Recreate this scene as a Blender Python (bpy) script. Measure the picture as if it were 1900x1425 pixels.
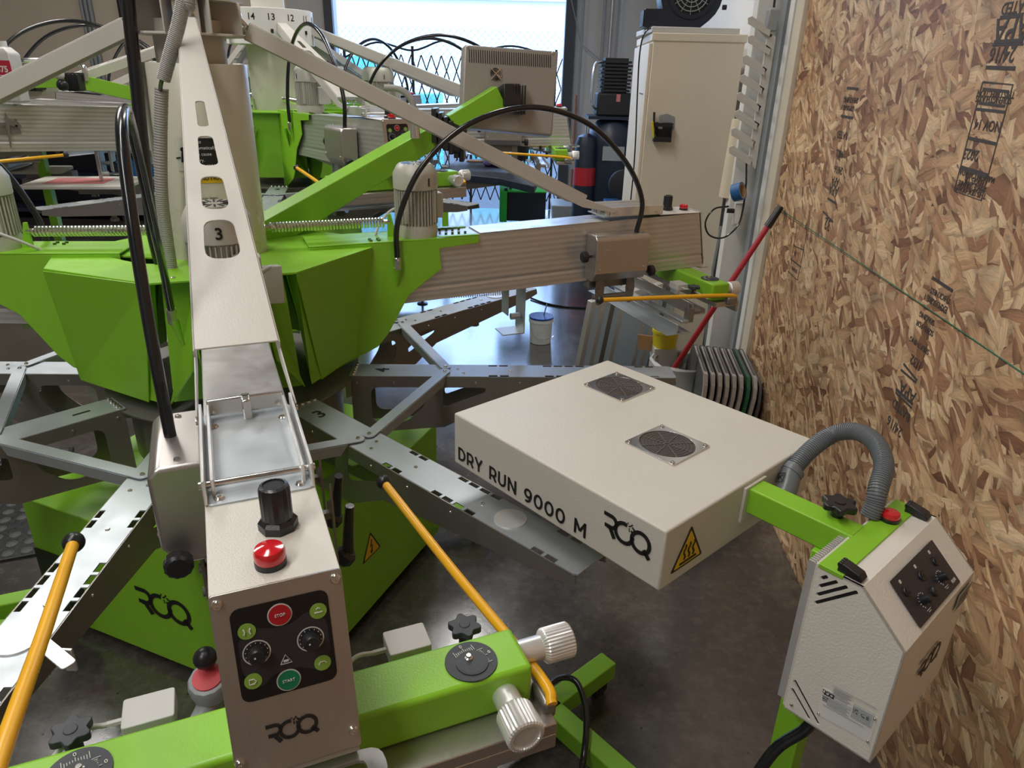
import bpy, bmesh, math, random
from mathutils import Vector, Matrix
random.seed(7)
for o in list(bpy.data.objects): bpy.data.objects.remove(o)
SC = bpy.context.scene; COL = SC.collection
R = math.radians
# ---------------------------------------------------------------- camera
CAM_H = 1.7; PITCH = R(23.646); ROLL = R(1.541); FPX = 1327.27
cp, sp, cr, sr = math.cos(PITCH), math.sin(PITCH), math.cos(ROLL), math.sin(ROLL)
_f = Vector((0, cp, -sp)); _u = Vector((0, sp, cp)); _r = Vector((1, 0, 0))
AX_R = _r*cr + _u*sr; AX_U = -_r*sr + _u*cr; AX_F = _f
cam = bpy.data.cameras.new('camera'); cam.sensor_width = 36; cam.lens = FPX/1900*36; cam.clip_start = 0.02; cam.clip_end = 200
camo = bpy.data.objects.new('camera', cam); COL.objects.link(camo)
m = Matrix((( AX_R.x, AX_U.x, -AX_F.x), (AX_R.y, AX_U.y, -AX_F.y), (AX_R.z, AX_U.z, -AX_F.z))).to_4x4()
m.translation = Vector((0, 0, CAM_H)); camo.matrix_world = m; SC.camera = camo
# ---------------------------------------------------------------- world, exposure, lamps
SC.view_settings.view_transform = 'Standard'; SC.view_settings.look = 'None'; SC.view_settings.gamma = 1
SC.view_settings.use_curve_mapping = False; SC.view_settings.exposure = 0.0
W = bpy.data.worlds.new('daylight'); SC.world = W; W.use_nodes = True
bg = W.node_tree.nodes['Background']; bg.inputs[0].default_value = (.36, .56, 1, 1); bg.inputs[1].default_value = 7.5
def area(name, loc, sx, sy, power, col, rot=(0, 0, 0)):
    l = bpy.data.lights.new(name, 'AREA'); l.shape = 'RECTANGLE'; l.size = sx; l.size_y = sy; l.energy = power; l.color = col
    o = bpy.data.objects.new(name, l); o.location = loc; o.rotation_euler = rot; COL.objects.link(o); return o
WARM = (1, .975, .94)
area('ceiling_tube_light', (-1.1, 1.2, 4.1), .35, 2.4, 52, WARM)
area('ceiling_tube_light', (-3.4, 4.6, 4.1), .35, 2.4, 115, WARM)
area('ceiling_tube_light', (-.4, 5.0, 4.1), .35, 2.4, 54, WARM)
area('ceiling_tube_light', (-1.5, -1.3, 3.9), .35, 2.4, 60, WARM)
pt = area('door_daylight', (-.9, 9.55, 1.9), 2.8, 3.6, 10, (1, 1, 1), (R(-90), 0, 0)); pt.data.cycles.is_portal = True

def ray(px, py):
    return AX_R*((px-950)/FPX) - AX_U*((py-712.5)/FPX) + AX_F
def at(px, py, z):                       # the place at height z seen at a pixel of the photograph
    d = ray(px, py); return Vector((0, 0, CAM_H)) + d*((z-CAM_H)/d.z)
def aty(px, py, y):
    d = ray(px, py); return Vector((0, 0, CAM_H)) + d*(y/d.y)

# ---------------------------------------------------------------- materials
def newmat(name):
    mt = bpy.data.materials.new(name); mt.use_nodes = True; nt = mt.node_tree
    return mt, nt, nt.nodes['Principled BSDF']
def N(nt, t, ins=None, **kw):
    n = nt.nodes.new(t)
    for k, v in kw.items(): setattr(n, k, v)
    for k, v in (ins or {}).items():
        if hasattr(v, 'is_linked') or isinstance(v, bpy.types.NodeSocket): nt.links.new(v, n.inputs[k])
        else: n.inputs[k].default_value = v
    return n
def mat(name, col, rough=.5, metal=0, var=.06, scale=18, bump=0, bscale=200, coat=0, spec=.5, stretch=None):
    mt, nt, b = newmat(name)
    tc = N(nt, 'ShaderNodeTexCoord'); vec = tc.outputs['Object']
    if stretch:
        vec = N(nt, 'ShaderNodeMapping', {'Vector': vec, 'Scale': stretch}).outputs[0]
    no = N(nt, 'ShaderNodeTexNoise', {'Vector': vec, 'Scale': scale, 'Detail': 6.0, 'Roughness': .6})
    mx = N(nt, 'ShaderNodeMix', {0: no.outputs['Fac'], 6: tuple(max(0, c*(1-var)) for c in col)+(1,), 7: tuple(min(1, c*(1+var)) for c in col)+(1,)}, data_type='RGBA')
    nt.links.new(mx.outputs[2], b.inputs['Base Color'])
    rr = N(nt, 'ShaderNodeMapRange', {0: no.outputs['Fac'], 1: .3, 2: .7, 3: max(.03, rough-.06), 4: min(1, rough+.06)})
    nt.links.new(rr.outputs[0], b.inputs['Roughness'])
    b.inputs['Metallic'].default_value = metal; b.inputs['Coat Weight'].default_value = coat
    b.inputs['Specular IOR Level'].default_value = spec
    if bump:
        n2 = N(nt, 'ShaderNodeTexNoise', {'Vector': tc.outputs['Object'], 'Scale': bscale, 'Detail': 2.0})
        bp = N(nt, 'ShaderNodeBump', {'Strength': bump, 'Distance': .002, 'Height': n2.outputs['Fac']})
        nt.links.new(bp.outputs[0], b.inputs['Normal'])
    return mt
def emit(name, col, s):
    mt, nt, b = newmat(name); b.inputs['Base Color'].default_value = (*col, 1)
    b.inputs['Emission Color'].default_value = (*col, 1); b.inputs['Emission Strength'].default_value = s; return mt
G = mat('green_paint', (.25, .555, .028), .36, 0, .05, 30, .12, 350)
CREAM = mat('cream_powder_coat', (.66, .63, .56), .42, 0, .03, 12, .35, 420)
CREAM2 = mat('cream_textured_coat', (.76, .73, .66), .45, 0, .03, 12, .35, 220)
STRUTM = mat('warm_white_paint', (.58, .55, .50), .4, 0, .03, 10, .1, 300)
STEEL = mat('brushed_steel', (.52, .48, .45), .34, .85, .07, 60, 0, stretch=(1, 8, 1))
ALU = mat('aluminium_profile', (.60, .58, .56), .36, .65, .05, 20, 0, stretch=(1, 12, 12))
ALUL = mat('aluminium_sheet', (.78, .77, .75), .34, .6, .05, 25)
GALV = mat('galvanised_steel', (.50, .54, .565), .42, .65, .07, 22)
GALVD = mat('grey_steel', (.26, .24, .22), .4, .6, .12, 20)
CAST = mat('grey_green_motor_paint', (.54, .53, .46), .45, .1, .06, 30)
BLK = mat('black_plastic', (.018, .018, .02), .32, 0, .3, 60, .1, 500)
BLKM = mat('matt_black', (.012, .012, .013), .6)
RUB = mat('black_rubber_hose', (.012, .013, .016), .22, 0, .2, 40, coat=.3)
CHR = mat('chromed_steel', (.72, .70, .67), .2, .95)
YEL = mat('yellow_powder_coat', (.86, .44, .015), .32, 0, .04, 20)
SIGNY = mat('sign_yellow', (.80, .50, .01), .4)
RED = mat('red_lens', (.62, .012, .02), .15, 0, .05, 20, coat=.6)
REDP = mat('red_paint', (.42, .02, .03), .35)
GREYP = mat('grey_plastic', (.30, .32, .33), .4, 0, .08, 25)
HOSEG = mat('grey_corrugated_plastic', (.16, .175, .185), .35)
COND = mat('grey_conduit', (.36, .35, .33), .45)
INK = mat('black_print', (.012, .012, .012), .5)
WHT = mat('white_paint', (.80, .79, .76), .5)
PWHT = mat('white_print', (.75, .75, .73), .5)
DKG = mat('dark_panel', (.03, .028, .035), .3, 0, .1, 20)
MEMB = mat('black_membrane', (.008, .008, .01), .25)
LIME = mat('lime_button', (.24, .42, .06), .4)
SRED = mat('stop_button_red', (.45, .01, .02), .35)
SGRN = mat('start_button_green', (.005, .20, .09), .35)
DIAL = mat('dial_slate', (.045, .05, .058), .5, 0, .2, 60)
BLUE = mat('blue_paint', (.02, .12, .32), .5)
NAVY = mat('dark_navy_paint', (.012, .018, .035), .4)
CARD = mat('cardboard', (.50, .30, .15), .8)
YPL = mat('yellow_plastic', (.75, .62, .03), .4)
PURP = mat('purple_rag', (.20, .17, .42), .9)
BRASS = mat('brass', (.65, .42, .12), .3, .9)
WALLB = mat('beige_wall_paint', (.70, .59, .47), .75, 0, .05, 3, .3, 60)
WALLG = mat('grey_wall_paint', (.52, .50, .48), .75, 0, .08, 3, .3, 60)
WALLW = mat('white_wall_paint', (.74, .71, .65), .7, 0, .07, 4, .3, 60)
CABM = mat('almond_cabinet_paint', (.76, .67, .54), .5, 0, .05, 5)
TRIMM = mat('almond_trim', (.68, .60, .48), .6, 0, .06, 6)
LINER = mat('translucent_liner', (.62, .63, .64), .5, 0, .12, 30)
TAPE = mat('torn_white_tape', (.45, .42, .38), .7, 0, .25, 60)
PALD = mat('worn_dark_rubber', (.10, .10, .095), .55, 0, .25, 30)
REDPR = mat('faded_red_print', (.55, .18, .17), .6)
COPP = mat('copper_pipe', (.35, .15, .08), .5, .5)
TEAL = mat('teal_container', (.15, .62, .60), .6)
BRTG = mat('bright_green_paint', (.04, .60, .08), .4)
GREY3 = mat('light_grey_plastic', (.60, .59, .56), .5)
MESH = mat('pale_blue_mesh', (.55, .70, .85), .6)
BINB = mat('ink_blue', (.01, .05, .35), .3)
EXTW = mat('pale_cream_render', (.95, .88, .74), .8)
EXTG = mat('shaded_ground_tone', (.040, .042, .05), .6)  # outdoor ground, building's shade put into its dark bluish colour
CEILM = mat('ceiling_paint', (.34, .33, .31), .8)
REDSTRING = mat('green_chalk', (.03, .16, .09), .8)

def osb_material():
    mt, nt, b = newmat('oriented_strand_board')
    tc = N(nt, 'ShaderNodeTexCoord'); base = tc.outputs['Object']
    wn = N(nt, 'ShaderNodeTexNoise', {'Vector': base, 'Scale': 9.0, 'Detail': 3.0})
    w0 = N(nt, 'ShaderNodeVectorMath', {0: wn.outputs['Color'], 1: (.5, .5, .5)}, operation='SUBTRACT')
    w1 = N(nt, 'ShaderNodeVectorMath', {0: w0.outputs[0], 'Scale': .05}, operation='SCALE')
    vec = N(nt, 'ShaderNodeVectorMath', {0: base, 1: w1.outputs[0]}, operation='ADD').outputs[0]
    col = None
    for i, (ang, sx, sz) in enumerate([(8, 8, 23), (48, 10, 27), (-32, 9, 22), (-9, 8, 30), (22, 8.5, 25), (78, 12, 32), (-18, 9, 38), (33, 15, 75)]):
        rt = N(nt, 'ShaderNodeMapping', {'Vector': vec, 'Rotation': (0, R(ang), 0), 'Location': (i*3.1, 0, i*1.7)})
        sc = N(nt, 'ShaderNodeMapping', {'Vector': rt.outputs[0], 'Scale': (sx, .01, sz)})
        vo = N(nt, 'ShaderNodeTexVoronoi', {'Vector': sc.outputs[0], 'Scale': 1.0, 'Randomness': 1.0})
        sep = N(nt, 'ShaderNodeSeparateColor', {0: vo.outputs['Color']})
        cr_ = N(nt, 'ShaderNodeValToRGB', {0: sep.outputs[0]}); e = cr_.color_ramp.elements
        e[0].position = 0; e[0].color = (.22, .095, .045, 1); e[1].position = 1; e[1].color = (.84, .60, .36, 1)
        for p_, c_ in ((.12, (.38, .185, .095, 1)), (.34, (.55, .315, .165, 1)), (.64, (.68, .43, .23, 1))):
            k = e.new(p_); k.color = c_
        gs = N(nt, 'ShaderNodeMapping', {'Vector': rt.outputs[0], 'Scale': (14, .01, 260)})
        gn = N(nt, 'ShaderNodeTexNoise', {'Vector': gs.outputs[0], 'Scale': 1.0, 'Detail': 3.0})
        gr = N(nt, 'ShaderNodeMapRange', {0: gn.outputs['Fac'], 1: .3, 2: .7, 3: .74, 4: 1.15})
        sh = N(nt, 'ShaderNodeVectorMath', {0: cr_.outputs[0], 'Scale': gr.outputs[0]}, operation='SCALE')
        edge = N(nt, 'ShaderNodeMapRange', {0: vo.outputs['Distance'], 1: .40, 2: .85, 3: 1.0, 4: .55})
        sh2 = N(nt, 'ShaderNodeVectorMath', {0: sh.outputs[0], 'Scale': edge.outputs[0]}, operation='SCALE')
        if col is None: col = sh2.outputs[0]
        else:
            mk = N(nt, 'ShaderNodeMath', {0: sep.outputs[1], 1: .60 if i < 6 else .80}, operation='GREATER_THAN')
            col = N(nt, 'ShaderNodeMix', {0: mk.outputs[0], 6: col, 7: sh2.outputs[0]}, data_type='RGBA').outputs[2]
    fl = N(nt, 'ShaderNodeMapping', {'Vector': base, 'Scale': (28, .01, 110)}); fn_ = N(nt, 'ShaderNodeTexNoise', {'Vector': fl.outputs[0], 'Scale': 1.0, 'Detail': 5.0, 'Roughness': .7})
    fr_ = N(nt, 'ShaderNodeMapRange', {0: fn_.outputs['Fac'], 1: .30, 2: .42, 3: .55, 4: 1.0}); col = N(nt, 'ShaderNodeVectorMath', {0: col, 'Scale': fr_.outputs[0]}, operation='SCALE').outputs[0]
    big = N(nt, 'ShaderNodeTexNoise', {'Vector': base, 'Scale': 3.0, 'Detail': 2.0})
    bm_ = N(nt, 'ShaderNodeMapRange', {0: big.outputs['Fac'], 1: .3, 2: .7, 3: .9, 4: 1.12})
    fin = N(nt, 'ShaderNodeVectorMath', {0: col, 'Scale': bm_.outputs[0]}, operation='SCALE')
    nt.links.new(fin.outputs[0], b.inputs['Base Color'])
    b.inputs['Roughness'].default_value = .6
    bw = N(nt, 'ShaderNodeRGBToBW', {0: fin.outputs[0]})
    bp = N(nt, 'ShaderNodeBump', {'Strength': .35, 'Distance': .003, 'Height': bw.outputs[0]})
    nt.links.new(bp.outputs[0], b.inputs['Normal'])
    return mt
OSB = osb_material()
def floor_material():
    mt, nt, b = newmat('sealed_concrete_floor')
    tc = N(nt, 'ShaderNodeTexCoord'); v = tc.outputs['Object']
    n1 = N(nt, 'ShaderNodeTexNoise', {'Vector': v, 'Scale': 2.2, 'Detail': 8.0, 'Roughness': .65})
    n2 = N(nt, 'ShaderNodeTexNoise', {'Vector': v, 'Scale': 22.0, 'Detail': 6.0, 'Roughness': .7})
    ad = N(nt, 'ShaderNodeMath', {0: n1.outputs['Fac'], 1: n2.outputs['Fac']}, operation='ADD')
    hf = N(nt, 'ShaderNodeMath', {0: ad.outputs[0], 1: .5}, operation='MULTIPLY')
    rp = N(nt, 'ShaderNodeValToRGB', {0: hf.outputs[0]}); e = rp.color_ramp.elements
    e[0].position = .3; e[0].color = (.026, .022, .020, 1); e[1].position = .72; e[1].color = (.16, .14, .12, 1)
    k = e.new(.5); k.color = (.066, .058, .052, 1)
    sp_ = N(nt, 'ShaderNodeTexVoronoi', {'Vector': v, 'Scale': 16.0})
    lt = N(nt, 'ShaderNodeMath', {0: sp_.outputs['Distance'], 1: .07}, operation='LESS_THAN')
    mx = N(nt, 'ShaderNodeMix', {0: lt.outputs[0], 6: rp.outputs[0], 7: (.02, .016, .014, 1)}, data_type='RGBA')
    nt.links.new(mx.outputs[2], b.inputs['Base Color'])
    rr = N(nt, 'ShaderNodeMapRange', {0: n1.outputs['Fac'], 1: .3, 2: .7, 3: .12, 4: .26}); nt.links.new(rr.outputs[0], b.inputs['Roughness'])
    bp = N(nt, 'ShaderNodeBump', {'Strength': .15, 'Distance': .004, 'Height': n2.outputs['Fac']}); nt.links.new(bp.outputs[0], b.inputs['Normal'])
    b.inputs['Specular IOR Level'].default_value = .8; b.inputs['Coat Weight'].default_value = .8; b.inputs['Coat Roughness'].default_value = .14; b.inputs['Coat IOR'].default_value = 1.6
    return mt
FLOORM = floor_material()

# ---------------------------------------------------------------- mesh builder
def catmull(P, k=8):
    P = [Vector(p) for p in P]
    if len(P) < 3: return P
    Q = [P[0]*2-P[1]] + P + [P[-1]*2-P[-2]]; out = []
    for i in range(1, len(Q)-2):
        a, b, c, d = Q[i-1:i+3]
        for j in range(k):
            t = j/k; out.append(.5*((2*b)+(c-a)*t+(2*a-5*b+4*c-d)*t*t+(3*b-3*c+d-a)*t**3))
    out.append(P[-1]); return out
def rrect(x0, y0, x1, y1, r, n=4):
    o = []
    for cx, cy, a in ((x1-r, y0+r, -90), (x1-r, y1-r, 0), (x0+r, y1-r, 90), (x0+r, y0+r, 180)):
        for i in range(n+1): t = R(a+90*i/n); o.append((cx+r*math.cos(t), cy+r*math.sin(t)))
    return o
def circle(cx, cy, r, n=24, ry=None, a0=0):
    ry = ry or r; return [(cx+r*math.cos(2*math.pi*i/n+a0), cy+ry*math.sin(2*math.pi*i/n+a0)) for i in range(n)]
def roundpoly(P, r, n=4):
    o = []; P = [Vector(p) for p in P]; L = len(P)
    for i in range(L):
        a, b, c = P[i-1], P[i], P[(i+1) % L]
        d1 = (a-b); d2 = (c-b); k = min(r, d1.length*.45, d2.length*.45)
        s = b+d1.normalized()*k; e = b+d2.normalized()*k
        for j in range(n+1):
            t = j/n; q = s*(1-t)**2+b*2*t*(1-t)+e*t*t; o.append((q.x, q.y))
    return o
class MB:
    def __init__(s): s.v = []; s.f = []
    def add(s, vs, fs):
        k = len(s.v); s.v += [tuple(v) for v in vs]; s.f += [tuple(i+k for i in f) for f in fs]; return s
    def box(s, a, b):
        (x0, y0, z0), (x1, y1, z1) = a, b
        return s.add([(x0,y0,z0),(x1,y0,z0),(x1,y1,z0),(x0,y1,z0),(x0,y0,z1),(x1,y0,z1),(x1,y1,z1),(x0,y1,z1)],
                     [(0,3,2,1),(4,5,6,7),(0,1,5,4),(1,2,6,5),(2,3,7,6),(3,0,4,7)])
    def cbox(s, c, d): return s.box([c[i]-d[i]/2 for i in range(3)], [c[i]+d[i]/2 for i in range(3)])
    def hexa(s, B, T): return s.add(list(B)+list(T), [(0,3,2,1),(4,5,6,7),(0,1,5,4),(1,2,6,5),(2,3,7,6),(3,0,4,7)])
    def beam(s, p0, p1, w, h, up=(0, 0, 1), w1=None, h1=None):
        p0, p1 = Vector(p0), Vector(p1); d = (p1-p0).normalized(); x = d.cross(Vector(up)).normalized(); z = x.cross(d)
        w1 = w1 or w; h1 = h1 or h
        Q = [p0-x*w/2-z*h/2, p0+x*w/2-z*h/2, p0+x*w/2+z*h/2, p0-x*w/2+z*h/2]
        T = [p1-x*w1/2-z*h1/2, p1+x*w1/2-z*h1/2, p1+x*w1/2+z*h1/2, p1-x*w1/2+z*h1/2]
        return s.hexa(Q, T)
    def loft(s, rings, cap=True, closed=True):
        n = len(rings[0]); k = len(s.v)
        for r in rings: s.v += [tuple(p) for p in r]
        for i in range(len(rings)-1):
            for j in range(n if closed else n-1):
                a = k+i*n+j; b = k+i*n+(j+1) % n; s.f.append((a, b, b+n, a+n))
        if cap: s.f.append(tuple(k+j for j in reversed(range(n)))); s.f.append(tuple(k+(len(rings)-1)*n+j for j in range(n)))
        return s
    def cyl(s, p0, p1, r0, r1=None, n=20):
        p0, p1 = Vector(p0), Vector(p1); r1 = r0 if r1 is None else r1; d = (p1-p0).normalized()
        x = d.orthogonal().normalized(); y = d.cross(x)
        ring = lambda p, r: [p+(x*math.cos(2*math.pi*i/n)+y*math.sin(2*math.pi*i/n))*r for i in range(n)]
        return s.loft([ring(p0, r0), ring(p1, r1)])
    def lathe(s, prof, o, d=(0, 0, 1), n=24, flute=0):
        o = Vector(o); d = Vector(d).normalized(); x = d.orthogonal().normalized(); y = d.cross(x); rings = []
        for r, h in prof:
            rings.append([o+d*h+(x*math.cos(2*math.pi*i/n)+y*math.sin(2*math.pi*i/n))*max(r-(flute if i % 2 else 0), 1e-5) for i in range(n)])
        return s.loft(rings)
    def tube(s, path, r, n=10, smooth=6, rr=None):
        P = catmull(path, smooth) if smooth else [Vector(p) for p in path]
        d = (P[1]-P[0]).normalized(); x = d.orthogonal().normalized(); rings = []
        for i, p in enumerate(P):
            d = ((P[min(i+1, len(P)-1)]-P[max(i-1, 0)])).normalized(); x = (x-d*x.dot(d)).normalized(); y = d.cross(x)
            q = rr(i) if rr else r
            rings.append([p+(x*math.cos(2*math.pi*j/n)+y*math.sin(2*math.pi*j/n))*q for j in range(n)])
        return s.loft(rings)
    def coil(s, p0, p1, Rr, r, turns, n=6, seg=10):
        p0, p1 = Vector(p0), Vector(p1); d = (p1-p0).normalized(); x = d.orthogonal().normalized(); y = d.cross(x); L = turns*seg
        return s.tube([p0+(p1-p0)*(i/L)+(x*math.cos(2*math.pi*i/seg)+y*math.sin(2*math.pi*i/seg))*Rr for i in range(L+1)], r, n, 0)
    def sphere(s, c, r, n=16, sz=1):
        return s.lathe([(r*math.sin(math.pi*i/10), -r*math.cos(math.pi*i/10)*sz) for i in range(11)], c, (0, 0, 1), n)
    def plate(s, outer, o, ax, ay, t, holes=()):   # flat sheet with true holes, thickness t along ax x ay
        o, ax, ay = Vector(o), Vector(ax).normalized(), Vector(ay).normalized(); az = ax.cross(ay).normalized()
        bm = bmesh.new(); loops = []
        for poly in [outer]+list(holes):
            vs = [bm.verts.new((p[0], p[1], 0)) for p in poly]; loops.append(vs)
            for i in range(len(vs)): bm.edges.new((vs[i], vs[(i+1) % len(vs)]))
        if holes: bmesh.ops.triangle_fill(bm, use_beauty=True, edges=bm.edges[:])
        else: bm.faces.new(loops[0])
        bm.verts.index_update(); P = [v.co.copy() for v in bm.verts]; n = len(P); k = len(s.v)
        w = lambda p, h: tuple(o+ax*p.x+ay*p.y+az*h)
        s.v += [w(p, 0) for p in P] + [w(p, t) for p in P]
        for f in bm.faces:
            ix = [v.index for v in f.verts]
            if f.normal.z < 0: ix.reverse()
            s.f.append(tuple(k+i for i in reversed(ix))); s.f.append(tuple(k+n+i for i in ix))
        for vs in loops:
            for i in range(len(vs)):
                a, b = vs[i].index, vs[(i+1) % len(vs)].index; s.f.append((k+a, k+b, k+n+b, k+n+a))
        bm.free(); return s
def mesh_of(name, mb):
    me = bpy.data.meshes.new(name); bm = bmesh.new(); vs = [bm.verts.new(v) for v in mb.v]
    for f in mb.f:
        try: bm.faces.new([vs[i] for i in f])
        except ValueError: pass
    bmesh.ops.recalc_face_normals(bm, faces=bm.faces[:])
    for f in bm.faces: f.smooth = True
    for e in bm.edges:
        if len(e.link_faces) == 2 and e.calc_face_angle(0) > R(34): e.smooth = False
    bm.to_mesh(me); bm.free(); return me
SPLIT = {'shroud_panel': 'shroud_panel', 'recess_panel': 'recess_panel', 'gusset_wing': 'gusset_wing', 'bracket_bolts': 'bolt', 'panel_screws': 'screw', 'box_screws': 'screw', 'side_rails': 'side_rail',
         'top_screws': 'screw', 'arm_screws': 'screw', 'brace_screws': 'screw', 'lock_screws': 'screw', 'housing_screws': 'screw', 'hub_bolts': 'bolt', 'spring_end': 'spring_end', 'hanger': 'hanger', 'ruled_lines': 'ruled_line'}
def pieces(mb):                                      # the separate pieces of a mesh builder
    par = list(range(len(mb.v)))
    def find(i):
        while par[i] != i: par[i] = par[par[i]]; i = par[i]
        return i
    for f in mb.f:
        for k in f[1:]: par[find(k)] = find(f[0])
    out = {}
    for f in mb.f: out.setdefault(find(f[0]), []).append(f)
    res = []
    for fs in out.values():
        ids = sorted({i for f in fs for i in f}); mp = {v: k for k, v in enumerate(ids)}
        q = MB(); q.v = [mb.v[i] for i in ids]; q.f = [tuple(mp[i] for i in f) for f in fs]; res.append(q)
    return res
def part(name, mb, mt, parent=None, bevel=0, label=None, seg=2):
    if name in SPLIT:
        nm = SPLIT[name]; o = [part('_'+nm, q, mt, parent, bevel, label, seg) for q in pieces(mb)]
        for x in o: x.name = nm
        return o[0]
    me = mesh_of(name, mb); me.materials.append(mt); o = bpy.data.objects.new(name, me); COL.objects.link(o); o.parent = parent
    if bevel:
        b = o.modifiers.new('bevel', 'BEVEL'); b.width = bevel; b.segments = seg; b.limit_method = 'ANGLE'; b.angle_limit = R(40)
    if label: o['label'] = label
    return o
def thing(name, label, cat, loc=(0, 0, 0), rz=0, group=None, scale=1):
    o = bpy.data.objects.new(name, None); COL.objects.link(o); o.empty_display_size = .1
    o.location = loc; o.rotation_euler = (0, 0, rz); o.scale = (scale,)*3
    return tag(o, label, cat, group)
def tag(o, label, cat, group=None):
    o['label'] = label; o['category'] = cat
    if group: o['group'] = group
    return o
def struct(name, mb, mt, bevel=0):
    o = part(name, mb, mt, None, bevel); o['kind'] = 'structure'; return o
def copy_tree(o, parent=None, depth=0, skip=()):
    c = o.copy(); COL.objects.link(c); c.parent = parent
    for ch in list(o.children):
        if ch.name.split('.')[0] in skip: continue
        copy_tree(ch, c, depth+1, skip)
    return c
def text(body, o, xd, yd, size, mt, parent, name='lettering', bold=.0, spacing=1.0, align='CENTER', th=.0006, lift=.0004):
    cu = bpy.data.curves.new('txt', 'FONT'); cu.body = body; cu.size = size; cu.align_x = align; cu.align_y = 'CENTER'
    cu.offset = bold*size; cu.extrude = th/2; cu.space_character = spacing; cu.resolution_u = 3
    tmp = bpy.data.objects.new('txt', cu); me = bpy.data.meshes.new_from_object(tmp)
    bpy.data.objects.remove(tmp); bpy.data.curves.remove(cu)
    xd, yd = Vector(xd).normalized(), Vector(yd).normalized(); zd = xd.cross(yd); o = Vector(o)
    for v in me.vertices: v.co = o+xd*v.co.x+yd*v.co.y+zd*(v.co.z+lift+th/2)
    me.name = name; me.materials.clear(); me.materials.append(mt); ob = bpy.data.objects.new(name, me); COL.objects.link(ob); ob.parent = parent
    return ob
def ribbon(mb, pts, w, o, xd, yd, th=.0008, lift=.0003):
    xd, yd = Vector(xd).normalized(), Vector(yd).normalized(); zd = xd.cross(yd); o = Vector(o)
    P = [Vector(p) for p in pts]; A, B = [], []
    for i, p in enumerate(P):
        d = (P[min(i+1, len(P)-1)]-P[max(i-1, 0)]).normalized(); n = Vector((-d.y, d.x)); A.append(p+n*w/2); B.append(p-n*w/2)
    w3 = lambda q, h: o+xd*q.x+yd*q.y+zd*h
    rings = [[w3(a, lift), w3(b, lift), w3(b, lift+th), w3(a, lift+th)] for a, b in zip(A, B)]
    mb.loft(rings)
def roq(o, xd, yd, h, mt, parent, name='logo'):    # the maker's mark: R without a stem, ringed O, ringed Q, scattered dots
    mb = MB(); w = .165*h; arc = lambda cx, cy, r, a0, a1, n=22: [(cx+r*math.cos(R(a0+(a1-a0)*i/n)), cy+r*math.sin(R(a0+(a1-a0)*i/n))) for i in range(n+1)]
    sc = lambda P: [(p[0]*h, p[1]*h) for p in P]; rb = lambda P, ww=w: ribbon(mb, sc(P), ww, o, xd, yd)
    rb([(-1.32, .42), (-.95, .42)]+arc(-.93, .17, .25, 88, -90, 14)+[(-1.25, -.08)])
    rb([(-1.12, -.10), (-.98, -.10), (-.72, -.50)], w*1.15)
    rb(arc(-.28, 0, .42, 75, 395, 32)[:30]); rb(arc(.52, 0, .42, 100, 460, 36)); rb([(.70, -.22), (.98, -.52)], w*1.1)
    random.seed(3)
    for i in range(14):
        x = (-.12+random.uniform(-.02, .30))*h; y = (.38+random.uniform(-.16, .22))*h; q = h*.025
        rb([((x-q)/h, y/h), ((x+q)/h, y/h)], 2*q)
    return part(name, mb, mt, parent)
def screw(mb, p, d, r=.004, h=.003):
    mb.lathe([(r, 0), (r, h*.4), (r*.75, h), (r*.4, h), (r*.35, h*.4)], p, d, 12)
def warn(parent, o, xd, yd, s, kind):
    sg = part('warning_sign', MB().plate(roundpoly([(-s*.58, -s*.4), (s*.58, -s*.4), (0, s*.6)], s*.07), o, xd, yd, .0006), INK, parent)
    k = Vector(xd).normalized().cross(Vector(yd).normalized())*.0007
    part('yellow_field', MB().plate(roundpoly([(-s*.48, -s*.345), (s*.48, -s*.345), (0, s*.49)], s*.05), Vector(o)+k, xd, yd, .0005), SIGNY, sg)
    mb = MB(); o2 = Vector(o)+k*1.7
    if kind == 'heat':
        for x in (-.16, 0, .16): ribbon(mb, [((x+.035*math.sin(t*1.3))*s, (-.20+t*.055)*s) for t in range(8)], .05*s, o2, xd, yd)
        ribbon(mb, [(-.3*s, -.27*s), (.3*s, -.27*s)], .05*s, o2, xd, yd)
    else:
        ribbon(mb, [(.03*s, .28*s), (-.06*s, .02*s), (.05*s, .04*s), (-.02*s, -.26*s)], .05*s, o2, xd, yd)
        ribbon(mb, [(-.08*s, -.16*s), (-.02*s, -.27*s), (.05*s, -.18*s)], .04*s, o2, xd, yd)
    part('symbol', mb, INK, sg); return sg
X, Y, Z = Vector((1, 0, 0)), Vector((0, 1, 0)), Vector((0, 0, 1))
_a = lambda cx, cy, rx, ry, a0, a1, n=18: [(cx+rx*math.cos(R(a0+(a1-a0)*i/n)), cy+ry*math.sin(R(a0+(a1-a0)*i/n))) for i in range(n+1)]
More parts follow.
